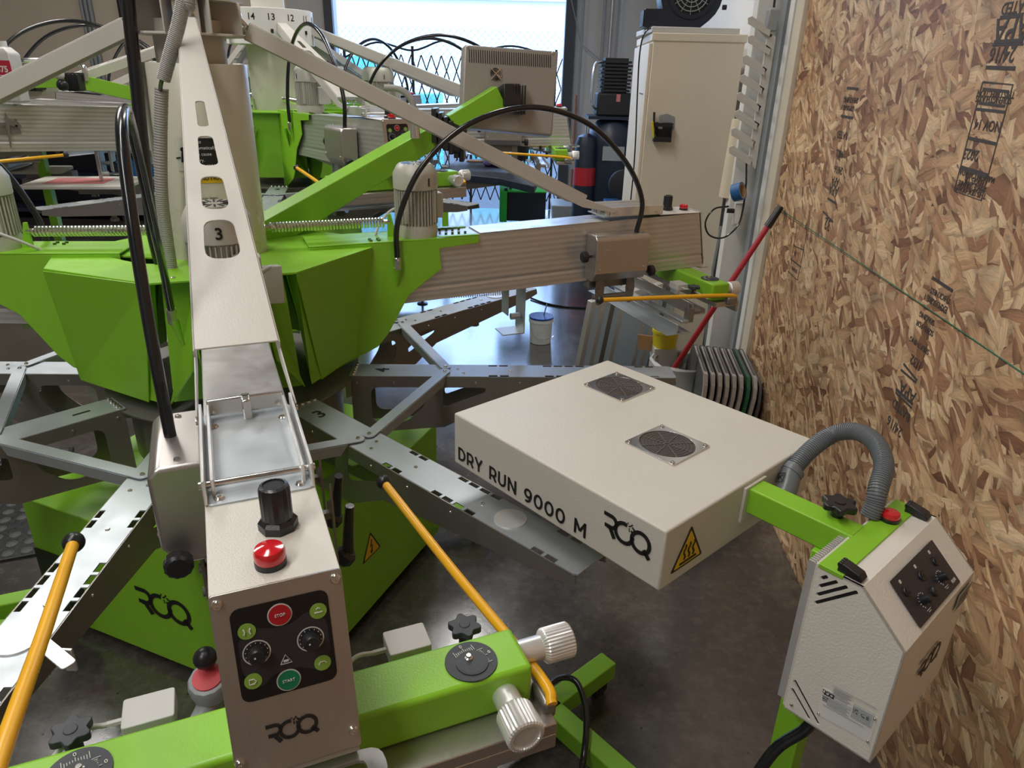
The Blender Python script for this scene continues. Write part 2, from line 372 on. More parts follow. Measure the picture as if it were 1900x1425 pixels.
GLY = {'D': (.78, [[(.08, 0), (.08, 1)], [(0, .92)]+[(.25, .92)]+_a(.27, .5, .42, .42, 90, -90)+[(0, .08)]]),
 'R': (.72, [[(.08, 0), (.08, 1)], [(0, .92), (.35, .92)]+_a(.37, .64, .26, .28, 90, -90, 12)+[(.08, .36)], [(.38, .38), (.66, 0)]]),
 'Y': (.76, [[(.04, 1), (.38, .42)], [(.72, 1), (.38, .42)], [(.38, .46), (.38, 0)]]),
 'U': (.80, [[(.08, 1), (.08, .40)]+_a(.38, .38, .30, .31, 180, 360)+[(.68, 1)]]),
 'N': (.82, [[(.08, 0), (.08, 1)], [(.08, .95), (.72, .05)], [(.72, 0), (.72, 1)]]),
 '9': (.72, [_a(.34, .66, .27, .27, 0, 360, 24), [(.61, .66), (.60, .45), (.50, .22), (.34, .09), (.12, .08)]]),
 '0': (.80, [_a(.38, .5, .31, .43, 0, 360, 28)]), 'M': (.95, [[(.08, 0), (.08, 1)], [(.08, .95), (.46, .30)], [(.84, .95), (.46, .30)], [(.84, 0), (.84, 1)]]), ' ': (.42, [])}
def strokes(body, o, xd, yd, h, mt, parent, gap=.20, wt=.15):
    x = 0
    for ch in body:
        w, S = GLY[ch]; mb = MB()
        for P in S: ribbon(mb, [((x+p[0])*h, p[1]*h) for p in P], wt*h, o, xd, yd)
        x += w+gap
        if S: part('letter', mb, mt, parent)

# ================================================================ THE SETTING
WANG = R(-3.63)                                     # the right wall runs slightly off the camera heading
def wallx(y): return 1.098+(y-2.497)*math.tan(-WANG)
struct('floor', MB().box((-9, -4, -.1), (2.2, 9.75, 0)), FLOORM)
struct('ceiling', MB().box((-9, -4, 4.4), (2.2, 9.75, 4.5)), CEILM)
def wall_run(name, y0, y1, z0, z1, t, mt, off=0):
    a, b = wallx(y0)+off, wallx(y1)+off
    return struct(name, MB().hexa([(a, y0, z0), (a+t, y0, z0), (b+t, y1, z0), (b, y1, z0)], [(a, y0, z1), (a+t, y0, z1), (b+t, y1, z1), (b, y1, z1)]), mt)
wall_run('wall_rear_right', -4, 9.7, 0, 4.4, .12, WALLW, .035)
osb = MB()
for y0, y1 in ((-3.2, -.76), (-.76, .80), (.80, 3.24)):
    for z0, z1 in ((.0, 1.168), (1.171, 2.39), (2.393, 3.6)):
        a, b = wallx(y0+.001), wallx(y1-.001)
        osb.hexa([(a, y0+.001, z0), (a+.03, y0+.001, z0), (b+.03, y1-.001, z0), (b, y1-.001, z0)], [(a, y0+.001, z1), (a+.03, y0+.001, z1), (b+.03, y1-.001, z1), (b, y1-.001, z1)])
o = struct('wall_panelling', osb, OSB); o.name = 'wall_right'
# grain runs in the plane of the wall: local X along the wall
me = o.data; rot = Matrix.Rotation(R(90)-(-WANG), 4, 'Z'); o.rotation_euler = (0, 0, R(90)+WANG)
inv = o.rotation_euler.to_matrix().inverted()
for v in me.vertices: v.co = inv @ v.co
struct('wall_front', MB().box((-9, -4.1, 0), (2.2, -4, 4.4)), WALLG)
struct('wall_left', MB().box((-9.1, -4, 0), (-9, 9.75, 4.4)), WALLB)
YB = 9.6; DL, DR = -2.25, .52
struct('wall_back', MB().box((-9, YB, 0), (DL-.55, YB+.15, 4.4)), WALLB)
struct('wall_back_right', MB().box((DL-.55, YB-.02, 0), (DL, YB+.15, 4.4)).box((DR, YB-.02, 0), (2.2, YB+.15, 4.4)).box((DL, YB-.02, 3.6), (DR, YB+.15, 4.4)), WALLG).name = 'wall_back_right'
struct('trim_1', MB().box((DL-.10, YB-.10, 0), (DL, YB-.02, 3.6)).box((DR, YB-.10, 0), (DR+.12, YB-.02, 3.6)), mat('dark_door_jamb', (.05, .05, .06), .6))
# trims at the end of the strand-board wall
def post(name, y0, y1, xa, xb, mt, z1=4.4):
    a = wallx(y0); return struct(name, MB().box((a+xa, y0, 0), (a+xb, y1, z1)), mt, .003)
post('trim_2', 3.242, 3.33, -.018, .03, TRIMM); post('trim_3', 3.345, 3.40, -.028, .03, WHT)
pm = MB().box((wallx(3.5)-.038, 3.44, 0), (wallx(3.5)-.005, 3.448, 4.4)).box((wallx(3.5)-.038, 3.448, 0), (wallx(3.5)-.032, 3.50, 4.4)).box((wallx(3.5)-.012, 3.448, 0), (wallx(3.5)-.005, 3.52, 4.4))
o = tag(part('steel_post', pm, GREYP), 'tall grey steel channel post at the end of the strand board wall', 'post')
post('trim_4', 3.53, 3.60, -.135, -.012, WHT)
# outdoors beyond the roller door
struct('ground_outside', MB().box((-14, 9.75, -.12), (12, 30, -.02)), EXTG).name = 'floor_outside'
tag(part('neighbouring_building', MB().box((-14, 19, 0), (12, 20, 3.2)).box((-14.2, 18.8, 3.2), (12.2, 20.2, 3.5)), EXTW), 'pale sunlit building beyond the open roller door', 'building')
fence = thing('chain_link_fence', 'chain link fence outdoors behind the open roller door', 'fence', (0, 12.5, 0))
lk = MB()
for i in range(-46, 46):
    x0 = -1.5+i*.11
    for s in (1, -1):
        a, b = x0, x0+s*2.3; lk.beam((a, 0, 0), (b, .004*s, 2.3), .006, .006, (0, 1, 0))
part('wire_mesh', lk, GREYP, fence)
for i, (x, y, wd, h) in enumerate(((-3.3, 14.5, 1.6, 1.9), (-.3, 15.0, 1.2, 1.2), (-1.9, 14.2, .9, 1.3))):
    t = thing('shipping_crate', ('large teal crate outdoors at the left behind the fence', 'small teal crate outdoors at the right behind the fence', 'low teal crate outdoors between two others behind the fence')[i], 'crate', (x, y, -.02))
    part('body', MB().box((-wd/2, -.4, 0), (wd/2, .4, h)), TEAL, t, .01)
    rb_ = MB()
    for k in range(7): rb_.box((-wd/2+.06+k*(wd-.12)/6.5, -.415, .05), (-wd/2+.10+k*(wd-.12)/6.5, -.4, h-.05))
    part('rib', rb_, TEAL, t)
gate = thing('folding_gate', 'black folding lattice gate across the open roller door', 'gate', (0, 9.80, 0))
lt = MB(); n = 22; wd = (DR-DL)/n
for i in range(-8, n+1):
    for s in (1, -1):
        for k in range(5):
            a = DL+(i+ (k*1.0))*wd; z0 = .1+k*.35
            if a < DL or a+wd > DR+.01: continue
            p0, p1 = ((a, 0, z0), (a+wd, 0, z0+.35)) if s == 1 else ((a, .012, z0+.35), (a+wd, .012, z0))
            lt.beam(p0, p1, .014, .006, (0, 1, 0))
part('lattice_strip', lt, BLKM, gate)
for x in (DL+.05, -1.35, -.62, DR-.08): part('upright', MB().box((x-.015, -.02, 0), (x+.015, .02, 1.95)), BLKM, gate)
part('top_curve', MB().tube([(DL+.05, 0, 1.80), (-1.8, 0, 1.98), (-1.35, 0, 1.9), (-.95, 0, 2.02), (-.62, 0, 1.9), (-.1, 0, 1.98), (DR-.08, 0, 1.85)], .012, 8), BLKM, gate)

# ================================================================ PRINT HEADS (local: x outwards from the column, y to the left, z up)
CX, CY = -.876, 2.086
HEADA = -66.9
def sl(x): return .033*(x-1.66)                     # the heads droop slightly towards the column
def beam_mesh():
    prof = []; zt, zb = 1.235, 1.032
    for s in (1, -1):
        zs = [zb+(zt-zb)*i/44 for i in range(45)]
        if s == -1: zs = zs[::-1]
        for i, z in enumerate(zs):
            k = (z-zb)/(zt-zb); gv = .0010 if (int(k*44+.5) % 4 == 2) and .03 < k < .97 else 0
            if .19 < k < .24: gv = .003
            prof.append((s*(.06-gv), z))
    r0 = [(.52, y, z+sl(.52)) for y, z in prof]; r1 = [(1.661+.045*(1.235-z)/.205, y, z+sl(1.68)) for y, z in prof]
    return MB().loft([r0, r1])
PD = Vector((-.045, 0, .205)).normalized(); PN = Vector((.205, 0, .045)).normalized()
def PP(s, t, h=0): return Vector((1.664, s, 1.235))+PD*t+PN*h       # a place on the sloping front panel
def make_head(num, numdir, gx, name_label, group=None, rails=True, loop=True, near=False):
    H = thing('print_head', name_label, 'print head', (CX, CY, 0), R(HEADA), group)
    part('aluminium_beam', beam_mesh(), ALU, H)
    part('top_sheet', MB().hexa([(.80, -.058, 1.2365+sl(.80)), (1.28, -.058, 1.2365+sl(1.28)), (1.28, .058, 1.2365+sl(1.28)), (.80, .058, 1.2365+sl(.80))],
         [(.80, -.058, 1.239+sl(.80)), (1.28, -.058, 1.239+sl(1.28)), (1.28, .058, 1.239+sl(1.28)), (.80, .058, 1.239+sl(.80))]), ALUL, H)
    part('end_cover', MB().box((1.49, -.0615, 1.2355), (1.6625, .0615, 1.2385)), CREAM, H, .001)
    # front control panel
    fp = part('front_panel', MB().plate(rrect(-.062, -.197, .062, .006, .004), PP(0, 0), Y, PD, .003), STEEL, H, .0006)
    sc_ = MB()
    for s, t in ((-.055, -.003), (.055, -.003), (.055, -.176), (-.057, -.176)): screw(sc_, PP(s, t, .003), PN, .0055, .004)
    part('panel_screws', sc_, CHR, fp)
    kp = part('keypad', MB().plate(rrect(-.046, -.112, .046, -.012, .009), PP(0, 0, .003), Y, PD, .0008), MEMB, H)
    part('keypad_shading', MB().plate(roundpoly([(-.042, -.045), (-.026, -.034), (-.012, -.040), (.010, -.040), (.024, -.030), (.042, -.044), (.042, -.080), (.030, -.098), (.012, -.088), (-.012, -.088), (-.028, -.100), (-.042, -.080)], .006), PP(0, 0, .0038), Y, PD, .0002), DKG, kp)
    for (s, t, r_, nm, mt_, cap) in ((-.001, -.0275, .0105, 'stop_button', SRED, 'STOP'), (-.001, -.099, .0105, 'start_button', SGRN, 'START')):
        part(nm+'_ring', MB().plate(circle(s, t, r_+.0012, 28), PP(0, 0, .0038), Y, PD, .0004), GREY3, kp)
        part(nm, MB().plate(circle(s, t, r_, 28), PP(0, 0, .0042), Y, PD, .0006), mt_, kp)
        text(cap, PP(s, t, .0048), Y, PD, .0042, PWHT, kp)
    for s, t, g in ((-.0325, -.0365, 'bars'), (.035, -.033, 'print'), (-.0335, -.090, 'd'), (.033, -.090, 'turn')):
        part('lime_button', MB().plate(circle(s, t, .0083, 24), PP(0, 0, .0042), Y, PD, .0006), LIME, kp)
        g_ = MB(); q = PP(s, t, .0048)
        if g == 'bars': ribbon(g_, [(-.003, -.003), (-.002, 0), (-.003, .003)], .0014, q, Y, PD); ribbon(g_, [(.003, -.003), (.002, 0), (.003, .003)], .0014, q, Y, PD)
        elif g == 'print': ribbon(g_, [(-.004, -.001), (.004, -.001)], .0012, q, Y, PD); ribbon(g_, [(-.002, .0025), (0, .004), (.002, .0025)], .0007, q, Y, PD)
        elif g == 'd': ribbon(g_, [(-.0035, -.0025), (-.0035, .0025), (.001, .0025), (.003, 0), (.001, -.0025), (-.0035, -.0025)], .0009, q, Y, PD)
        else: ribbon(g_, [(-.004, -.001), (-.002, .002), (.002, .002), (.004, 0)], .001, q, Y, PD)
        part('button_symbol', g_, PWHT, kp)
    for s in (-.0265, .0245):
        part('dial_ring', MB().plate(circle(s, -.061, .0132, 32), PP(0, 0, .0041), Y, PD, .0003, [circle(s, -.061, .0120, 32)]), GREY3, kp)
        kb = part('dial_knob', MB().lathe([(.0085, 0), (.0085, .003), (.0078, .011), (.0070, .012), (.001, .012)], PP(s, -.061, .0042), PN, 24), BLK, kp)
        part('dial_dot', MB().lathe([(.0009, 0), (.0009, .0004)], PP(s-.002, -.060, .0163), PN, 8), PWHT, kp)
        tk = MB()
        for a in range(-130, 131, 26): c, s2 = math.sin(R(a)), math.cos(R(a)); ribbon(tk, [(s+c*.0100, -.061+s2*.0100), (s+c*.0108, -.061+s2*.0108)], .0006, PP(0, 0, .0042), Y, PD)
        part('dial_ticks', tk, GREY3, kp)
    tri = MB()
    ribbon(tri, [(-.0055, -.080), (0, -.0705), (.0055, -.080), (-.0055, -.080)], .0006, PP(-.001, 0, .0042), Y, PD)
    ribbon(tri, [(-.0025, -.0772), (.0025, -.0772)], .0022, PP(-.001, 0, .0042), Y, PD)
    part('hazard_mark', tri, GREY3, kp)
    roq(PP(-.0005, -.1535, .003), Y, PD, .0215, INK, fp)
    if loop:
        hp = [(1.712, -.046, 1.028), (1.752, -.046, 1.022), (1.765, -.02, 1.020), (1.765, .03, 1.020), (1.752, .060, 1.022), (1.712, .060, 1.030)]
        part('handle_plate', MB().plate(roundpoly([(1.700, -.052), (1.745, -.052), (1.768, .0), (1.768, .050), (1.745, .084), (1.700, .084)], .02),
             (0, 0, 1.022), X, Y, .004, [roundpoly([(1.712, -.035), (1.738, -.035), (1.752, 0), (1.752, .046), (1.735, .064), (1.712, .064)], .015)]), CHR, H)
    # regulator knob and pilot lamp
    rk = part('regulator_knob', MB().lathe([(.0165, .012), (.0165, .048), (.0155, .052), (.0120, .0535), (.0118, .0520), (.0001, .0520)], (1.567, .012, 1.2385), Z, 36, .0007), BLK, H)
    part('knob_base', MB().lathe([(.021, 0), (.021, .009), (.0175, .013), (.0165, .013)], (1.567, .012, 1.2385), Z, 8), BLK, rk)
    pl = part('pilot_lamp', MB().lathe([(.0150, .006), (.0156, .007), (.0156, .016), (.0140, .0195), (.006, .0215), (.0001, .022)], (1.630, -.002, 1.2385), Z, 32), RED, H)
    part('lamp_base', MB().lathe([(.0158, 0), (.0158, .0065), (.0145, .007)], (1.630, -.002, 1.2385), Z, 32), BLK, pl)
    # hinge bracket of the strut
    br = part('hinge_bracket', MB().plate(rrect(1.255, -.060, 1.502, .060, .008), (0, 0, 1.238), X, Y, .003), GALV, H, .0008)
    rl = MB()
    for s in (-1, 1): rl.box((1.285, s*.0595-.002, 1.24), (1.500, s*.0595+.002, 1.272)); rl.box((1.27, s*.0505-.002, 1.24), (1.485, s*.0505+.002, 1.264))
    part('side_rails', rl, ALUL, br, .001)
    part('cross_bar', MB().box((1.268, -.0515, 1.246), (1.274, .0515, 1.270)).box((1.262, -.006, 1.24), (1.290, .006, 1.27)), CHR, br, .002)
    part('hinge_rod', MB().cyl((1.470, -.064, 1.250), (1.470, .064, 1.250), .0042), CHR, br)
    bs = MB()
    for x, y in ((1.49, -.045), (1.49, .045), (1.30, -.045), (1.30, .045)): screw(bs, (x, y, 1.241), Z, .006, .003)
    for s in (-1, 1): bs.cyl((1.30, s*.060, 1.252), (1.30, s*.067, 1.252), .006, .005); bs.cyl((1.47, s*.060, 1.25), (1.47, s*.066, 1.25), .005)
    part('bracket_bolts', bs, CHR, br)
    # strut
    A, B = Vector((.155, 0, 1.798)), Vector((1.187, 0, 1.314)); d = (B-A).normalized(); nz = Vector((-d.z, 0, d.x)); L = (B-A).length
    def hw(u): return .0195+.0395*max(0, min(1, u/L))
    f_ = lambda x: (x-.155)/d.x
    holes = []
    for x0, x1, w_ in ((.527, .62, .0105), (.653, .748, .0165), (.782, .875, .0225), (.905, 1.001, .0285)):
        u0, u1 = f_(x0), f_(x1); holes.append(roundpoly([(u0, -w_*.82), (u1, -w_), (u1, w_), (u0, w_*.82)], w_*.9, 5))
    st = MB().plate([(0, -hw(0)), (L, -hw(L)), (L, hw(L)), (0, hw(0))], A, d, Y, .003, holes)
    for s in (-1, 1):
        a0, b0 = A+Y*s*hw(0), B+Y*s*hw(L); e0 = Vector((1.305, s*.0635, 1.258))
        dn = nz*-.042; t_ = Y*s*.0025
        st.hexa([a0, b0, b0+t_, a0+t_], [a0+dn, b0+dn*.95, b0+dn*.95+t_, a0+dn+t_])
        st.hexa([b0-nz*.012, e0+nz*.007, e0+nz*.007+t_, b0-nz*.012+t_], [b0+dn*.95, e0-nz*.007, e0-nz*.007+t_, b0+dn*.95+t_])
    sp_ = part('strut', st, STRUTM, H, .0012)
    rd = MB().cyl((.128, 0, 1.812), A+d*.02-nz*.02, .006).cyl(A-d*.012-nz*.016, A+d*.002-nz*.022, .014, n=6)
    rd.lathe([(.008, 0), (.013, .004), (.013, .012), (.008, .016)], (.120, 0, 1.816), d, 12)
    part('rod_end', rd, CHR, sp_)
    # green bracket fixed to the press body
    sd = [(.25, .80), (.30, .80), (.441, .862), (.475, .90), (.55, 1.027), (.661, 1.106), (.655, 1.172), (.79, 1.182), (.79, 1.206), (.25, 1.204)]
    gb = MB()
    for s in (-1, 1): gb.plate(sd, (0, s*.074-.002, 0), X, Z, -.004)
    gb.box((.25, -.076, 1.199), (.66, .076, 1.204)); 
    for s in (-1, 1): gb.box((.655, s*.066-.010, 1.2065), (.79, s*.066+.010, 1.210))
    mb_ = part('mounting_bracket', gb, G, H, .0015)
    bt = MB()
    for i in range(4):
        for s in (-.068, .068): bt.cyl((.69+i*.022, s*.5, 1.205), (.69+i*.022, s*.5, 1.214), .0045, n=8)
    for x in (.53, .555):
        for y in (-.035, -.055): bt.cyl((x-.09, y, 1.203), (x-.09, y, 1.209), .005, n=6)
    part('bracket_bolts', bt, mat('dark_green_bolts', (.06, .14, .01), .4) if num == '3' else bpy.data.materials['dark_green_bolts'], mb_)
    # motor
    mo = part('motor', MB().lathe([(.05, 0), (.066, .004), (.068, .03), (.064, .045)], (.602, 0, 1.198), Z, 28), CAST, H)
    fn = MB().cyl((.602, 0, 1.24), (.602, 0, 1.355), .058, n=28)
    for i in range(40):
        a = 2*math.pi*i/40; c, s = math.cos(a), math.sin(a); fn.beam((.602+c*.055, s*.055, 1.297), (.602+c*.069, s*.069, 1.297), .0022, .105)
    for i in range(4): a = R(45+90*i); fn.cbox((.602+.058*math.cos(a), .058*math.sin(a), 1.30), (.018, .018, .10))
    part('cooling_fins', fn, CAST, mo)
    fc = part('fan_cover', MB().lathe([(.069, 1.352), (.0705, 1.354), (.0705, 1.398), (.058, 1.422), (.050, 1.428), (.001, 1.428)], (.602, 0, 0), Z, 32), CAST, mo)
    gm = MB()
    for i in range(16): a = 2*math.pi*i/16; gm.beam((.602+.018*math.cos(a), .018*math.sin(a), 1.4285), (.602+.044*math.cos(a), .044*math.sin(a), 1.4285), .004, .0012)
    part('fan_grille', gm, DKG, mo)
    a = R(numdir); c, s = math.cos(a), math.sin(a)
    text(num, (.602+.0712*c, .0712*s, 1.376), (-s, c, 0), Z, .034, INK, mo, 'number', .02)
    part('terminal_box', MB().box((.655, .02, 1.25), (.70, .075, 1.33)), GREY3, mo, .004)
    part('motor_lead', MB().tube([(.60, .07, 1.27), (.55, .10, 1.27), (.50, .07, 1.235), (.47, .03, 1.20)], .0045, 8), GREY3, mo)
    # return spring and lug
    spg = part('return_spring', MB().coil((.150, 0, 1.252), (.497, 0, 1.250), .0128, .0034, 36), CHR, H)
    part('spring_end', MB().cyl((.120, 0, 1.252), (.160, 0, 1.252), .009, n=8).cyl((.49, 0, 1.25), (.515, 0, 1.25), .007, n=8), CHR, spg)
    part('spring_lug', MB().plate([(.505, 1.192), (.545, 1.192), (.530, 1.225), (.518, 1.275), (.508, 1.275)], (0, .004, 0), X, Z, .008), G, spg, .001)
    # carriage box that slides along the side of the beam
    g0, g1 = gx; sg = 1
    cb = part('carriage_box', MB().loft([[(x, -.066, 1.190), (x, -.128, 1.190), (x, -.140, 1.178), (x, -.140, 1.060), (x, -.118, 1.028), (x, -.066, 1.028)] for x in (g0, g1)]), STEEL, H, .006, seg=3)
    bs = MB()
    for x in (g0+.02, g1-.02): screw(bs, (x, -.140, 1.075), -Y, .004, .003); screw(bs, (x, -.10, 1.190), Z, .005, .003)
    bs.plate([(g0+.02, 1.14), (g0+.055, 1.14), (g0+.055, 1.143), (g0+.02, 1.143)], (0, -.141, 0), X, Z, .001)
    part('box_screws', bs, CHR, cb)
    kn = lambda p, d_, r_=.017: MB().lathe([(.005, 0), (.005, .014), (r_*.7, .016), (r_, .020), (r_, .034), (r_*.8, .038), (.001, .038)], p, d_, 24, .0012)
    part('thumb_knob', kn((g0-.002, -.115, 1.118), -X, .020), BLK, cb); part('thumb_knob', kn((g1+.001, -.118, 1.050), X, .020), BLK, cb)
    lw = MB()
    for x in (g0+.035, g1-.055):
        lw.plate(roundpoly([(x, 1.03), (x+.03, 1.03), (x+.036, .985), (x+.028, .93), (x+.006, .93), (x, .975)], .01), (0, -.090, 0), X, Z, .005)
        lw.cyl((x+.012, -.100, .985), (x+.012, -.080, .985), .008, n=10); lw.cyl((x+.018, -.100, .945), (x+.018, -.080, .945), .008, n=10)
    lw.cyl((g0+.03, -.085, .96), (g1-.02, -.085, .96), .009); lw.box((g0+.02, -.07, .99), (g1-.02, -.03, 1.03))
    part('squeegee_linkage', lw, GALVD, cb, .001)
    for x, dx in ((g1+.005, .028), (g1+.105, .012)):
        lv = part('clamp_lever', MB().tube([(x, .106, 1.065), (x+dx*.5, .108, 1.105), (x+dx, .112, 1.150)], .007, 10, rr=lambda i: .0085-.0002*i), BLK, H)
        part('lever_base', MB().lathe([(.012, 0), (.015, .004), (.015, .016), (.010, .022)], (x-.002, .095, 1.052), (.1, .5, .6), 8), BLK, lv)
    lk = MB()
    for i in range(5):
        lk.cyl((1.30+i*.055, .066, 1.16-i*.022), (1.30+i*.055, .074, 1.16-i*.022), .006, n=10)
    for x in (1.335, 1.43): lk.plate(roundpoly([(x-.05, 1.14), (x-.005, 1.17), (x, 1.20), (x+.008, 1.17), (x+.014, 1.04), (x+.008, 1.04), (x-.004, 1.14), (x-.05, 1.125)], .004), (0, .088, 0), X, Z, .0025)
    lk.box((1.29, .062, 1.10), (1.50, .068, 1.15)); lk.box((1.30, .064, 1.13), (1.31, .088, 1.14)); lk.box((1.40, .064, 1.13), (1.41, .088, 1.14))
    part('flood_bar_linkage', lk, GALVD, H)
    rb_ = MB()                                        # screen clamp bar and its pieces
    part('clamp_bar', rb_.box((1.588, -.285, .968), (1.662, .282, 1.029)), G, H, .006, seg=3)
    for s in (-1, 1):
        dl = part('register_dial', MB().cyl((1.628, s*.213, 1.029), (1.628, s*.213, 1.031), .0325, n=36), DIAL, H)
        part('dial_disc', MB().cyl((1.632, s*.213, 1.031), (1.632, s*.213, 1.0325), .020, n=30).lathe([(.018, 0), (.018, .0002)], (1.632, s*.213, 1.0325), Z, 30), DIAL, dl)
        part('dial_pin', MB().lathe([(.005, 0), (.005, .002), (.003, .003), (.003, .006), (.001, .006)], (1.625, s*.211, 1.0325), Z, 14), CHR, dl)
        tk = MB(); rx = Vector((-.2, .98, 0)).normalized(); ry = Vector((-.98, -.2, 0)).normalized()
        for i in range(11): ribbon(tk, [(-.013+.0026*i, .013+(i % 5 == 0)*.0), (-.013+.0026*i, .0195+(.003 if i % 5 == 0 else 0))], .0007, Vector((1.628, s*.213, 1.031)), rx, ry)
        for i in range(11): ribbon(tk, [(.013, -.014+.0024*i), (.0195+(.003 if i % 5 == 0 else 0), -.014+.0024*i)], .0007, Vector((1.628, s*.213, 1.031)), rx, ry)
        part('dial_scale', tk, GREY3, dl)
        for q in ((0, .0262), (.0262, 0)): text('0', Vector((1.628, s*.213, 1.0310))+rx*q[0]+ry*q[1], rx, ry, .007, PWHT, dl)
        kf = part('micro_knob', MB().lathe([(.0165, 0), (.0165, .028), (.0175, .029)], (1.660, s*.245, .997), X, 32), ALUL, H)
        part('knurled_grip', MB().lathe([(.0175, .028), (.0225, .031), (.0235, .033), (.0235, .068), (.0215, .070), (.018, .0705), (.0175, .0685), (.001, .0685)], (1.660, s*.245, .997), X, 64, .0012), ALUL, kf)
        pb = part('clamp_pad', MB().plate(roundpoly([(1.515, s*.155-.028), (1.560, s*.155-.028), (1.560, s*.155+.028), (1.515, s*.155+.028)], .004), (0, 0, .985), X, Y, .022), GREY3, H, .001)
        part('air_fitting', MB().cyl((1.535, s*.155-.045, .995), (1.535, s*.155-.028, .995), .004, n=6).tube([(1.535, s*.155-.045, .995), (1.54, s*.155-.07, 1.0), (1.56, s*.155-.10, .99), (1.58, s*.155-.12, .975)], .003, 8), GREY3, pb)
        lb = [(circle(0, 0, 1, 36)[i][0]*(.0195+.0035*math.cos(6*2*math.pi*i/36)), circle(0, 0, 1, 36)[i][1]*(.0195+.0035*math.cos(6*2*math.pi*i/36))) for i in range(36)]
        part('star_knob', MB().plate(lb, (1.548, s*.232, 1.005), X, Y, .010).cyl((1.548, s*.232, .975), (1.548, s*.232, 1.006), .008).cyl((1.548, s*.232, 1.0145), (1.548, s*.232, 1.0162), .0075), DIAL, H, .002)
        # yellow pull lever
        p1 = Vector((1.672, s*.300, .990)); p0 = Vector((1.150, s*.215 if s > 0 else -.262, 1.012 if s > 0 else 1.008))
        if near and s < 0: p0, p1 = Vector((1.348, -.230, 1.13)), Vector((1.80, -.218, 1.205))
        yl = part('pull_lever', MB().tube([p0, p0.lerp(p1, .5), p1-Vector((.03, 0, 0)), p1+Vector((.012, 0, -.01))], .0074, 14), YEL, H)
        part('ball_knob', MB().sphere(p0, .0135, 20), BLK, yl)
        part('lever_joint', MB().box((p1.x-.03, p1.y-.012, .955), (p1.x+.012, p1.y+.008, p1.z-.006)), GALVD, yl, .006)
    kl = part('micro_knob', MB().lathe([(.0165, 0), (.0165, .034), (.0175, .035)], (1.612, .282, 1.003), Y, 32), ALUL, H)
    part('knurled_grip', MB().lathe([(.0175, .034), (.0225, .038), (.0235, .040), (.0235, .075), (.0215, .077), (.001, .077)], (1.612, .282, 1.003), Y, 64, .0012), ALUL, kl)
    rail = MB()
    if rails: rail.box((1.500, -.30, .930), (1.504, .28, .972)).box((1.500, -.30, .930), (1.56, .28, .934)).box((1.556, -.30, .930), (1.560, .28, .95))
    rail.box((1.60, -.30, .948), (1.70, .30, .966)).box((1.69, -.30, .925), (1.70, .30, .948))
    part('screen_rail', rail, STEEL, H, .0015)
    fr = MB().box((1.44, -.31, .870), (1.445, .27, .905)).box((1.40, -.31, .868), (1.50, .27, .872)).box((1.46, -.305, .905), (1.49, .265, .915))
    if rails: part('lower_channel', fr, GALV, H, .0015)
    hb = MB()
    for y in (-.29, .255): hb.box((1.485, y-.012, .905), (1.51, y+.012, .955)); hb.cyl((1.50, y, .94), (1.54, y, .94), .009, n=10); hb.cyl((1.49, y, .90), (1.49, y, .97), .006, n=8)
    if rails: part('hanger', hb, GALVD, H, .001)
    # air hose looping from the bracket to the carriage
    P = [(.512, -.088, 1.150), (.520, -.090, 1.27), (.60, -.092, 1.43), (.75, -.096, 1.55), (.95, -.100, 1.598), (1.15, -.103, 1.55), (1.30, -.104, 1.43), (1.36+(g1-1.385)*.8, -.105, 1.30), (g1-.04, -.105, 1.188)]
    fx_, fy_ = (.512, -.088)
    if near:
        fx_, fy_ = (.43, -.128)
        P = [(.43, -.128, 1.150), (.52, -.124, 1.27), (.66, -.118, 1.38), (.80, -.114, 1.53), (.88, -.112, 1.605), (.97, -.110, 1.632), (1.07, -.112, 1.60), (1.14, -.113, 1.48), (1.185, -.112, 1.33), (1.20, -.110, 1.188)]
    hs = part('air_hose', MB().tube(P, .0088, 14, 8), RUB, H)
    part('hose_fitting', MB().cyl((fx_, fy_, 1.118), (fx_, fy_, 1.150), .012, n=6).lathe([(.0125, 0), (.0125, .008), (.0105, .01)], (fx_, fy_, 1.146), Z, 16), CHR, hs)
    part('hose_socket', MB().cyl((fx_, fy_+.014, 1.06), (fx_, fy_+.002, 1.125), .004, .0125, n=12), G, hs)
    # lower guide spring and skid between beam and pallets
    sk = MB().box((.92, -.02, .90), (.924, .04, 1.03)).box((.98, -.03, .83), (.984, .05, 1.03)).box((.90, -.03, .83), (.984, .05, .834)).cyl((.94, 0, .89), (.975, 0, .89), .012)
    part('guide_bracket', sk, GALV, H, .001)
    part('light_spring', MB().coil((.60, -.02, 1.0), (.90, -.02, .99), .010, .0012, 36, 5, 8), GREY3, H)
    return H
h3 = make_head('3', 0, (1.115, 1.300), 'print head nearest the camera, its keypad and red lamp facing us', rails=False, near=True)
def setang(h, ang, c=(CX, CY), z=0, s=1): h.location = (c[0], c[1], z); h.rotation_euler = (0, 0, R(ang)); h.scale = (s,)*3
setang(h3, HEADA)
h1 = make_head('1', -70, (1.192, 1.408), 'print head pointing right towards the strand board wall, seen side-on'); setang(h1, HEADA+90)
h5 = make_head('5', 90, (1.175, 1.385), 'print head cut by the left edge, only its motor and bracket showing'); setang(h5, -172)

# ================================================================ PRESS BODY
def sta(x, y): a = R(45); return (x*math.cos(a)-y*math.sin(a), x*math.sin(a)+y*math.cos(a))
press = thing('screen_press_tower', 'green press body with cream central column in the foreground', 'press', (CX, CY, 0), R(HEADA))
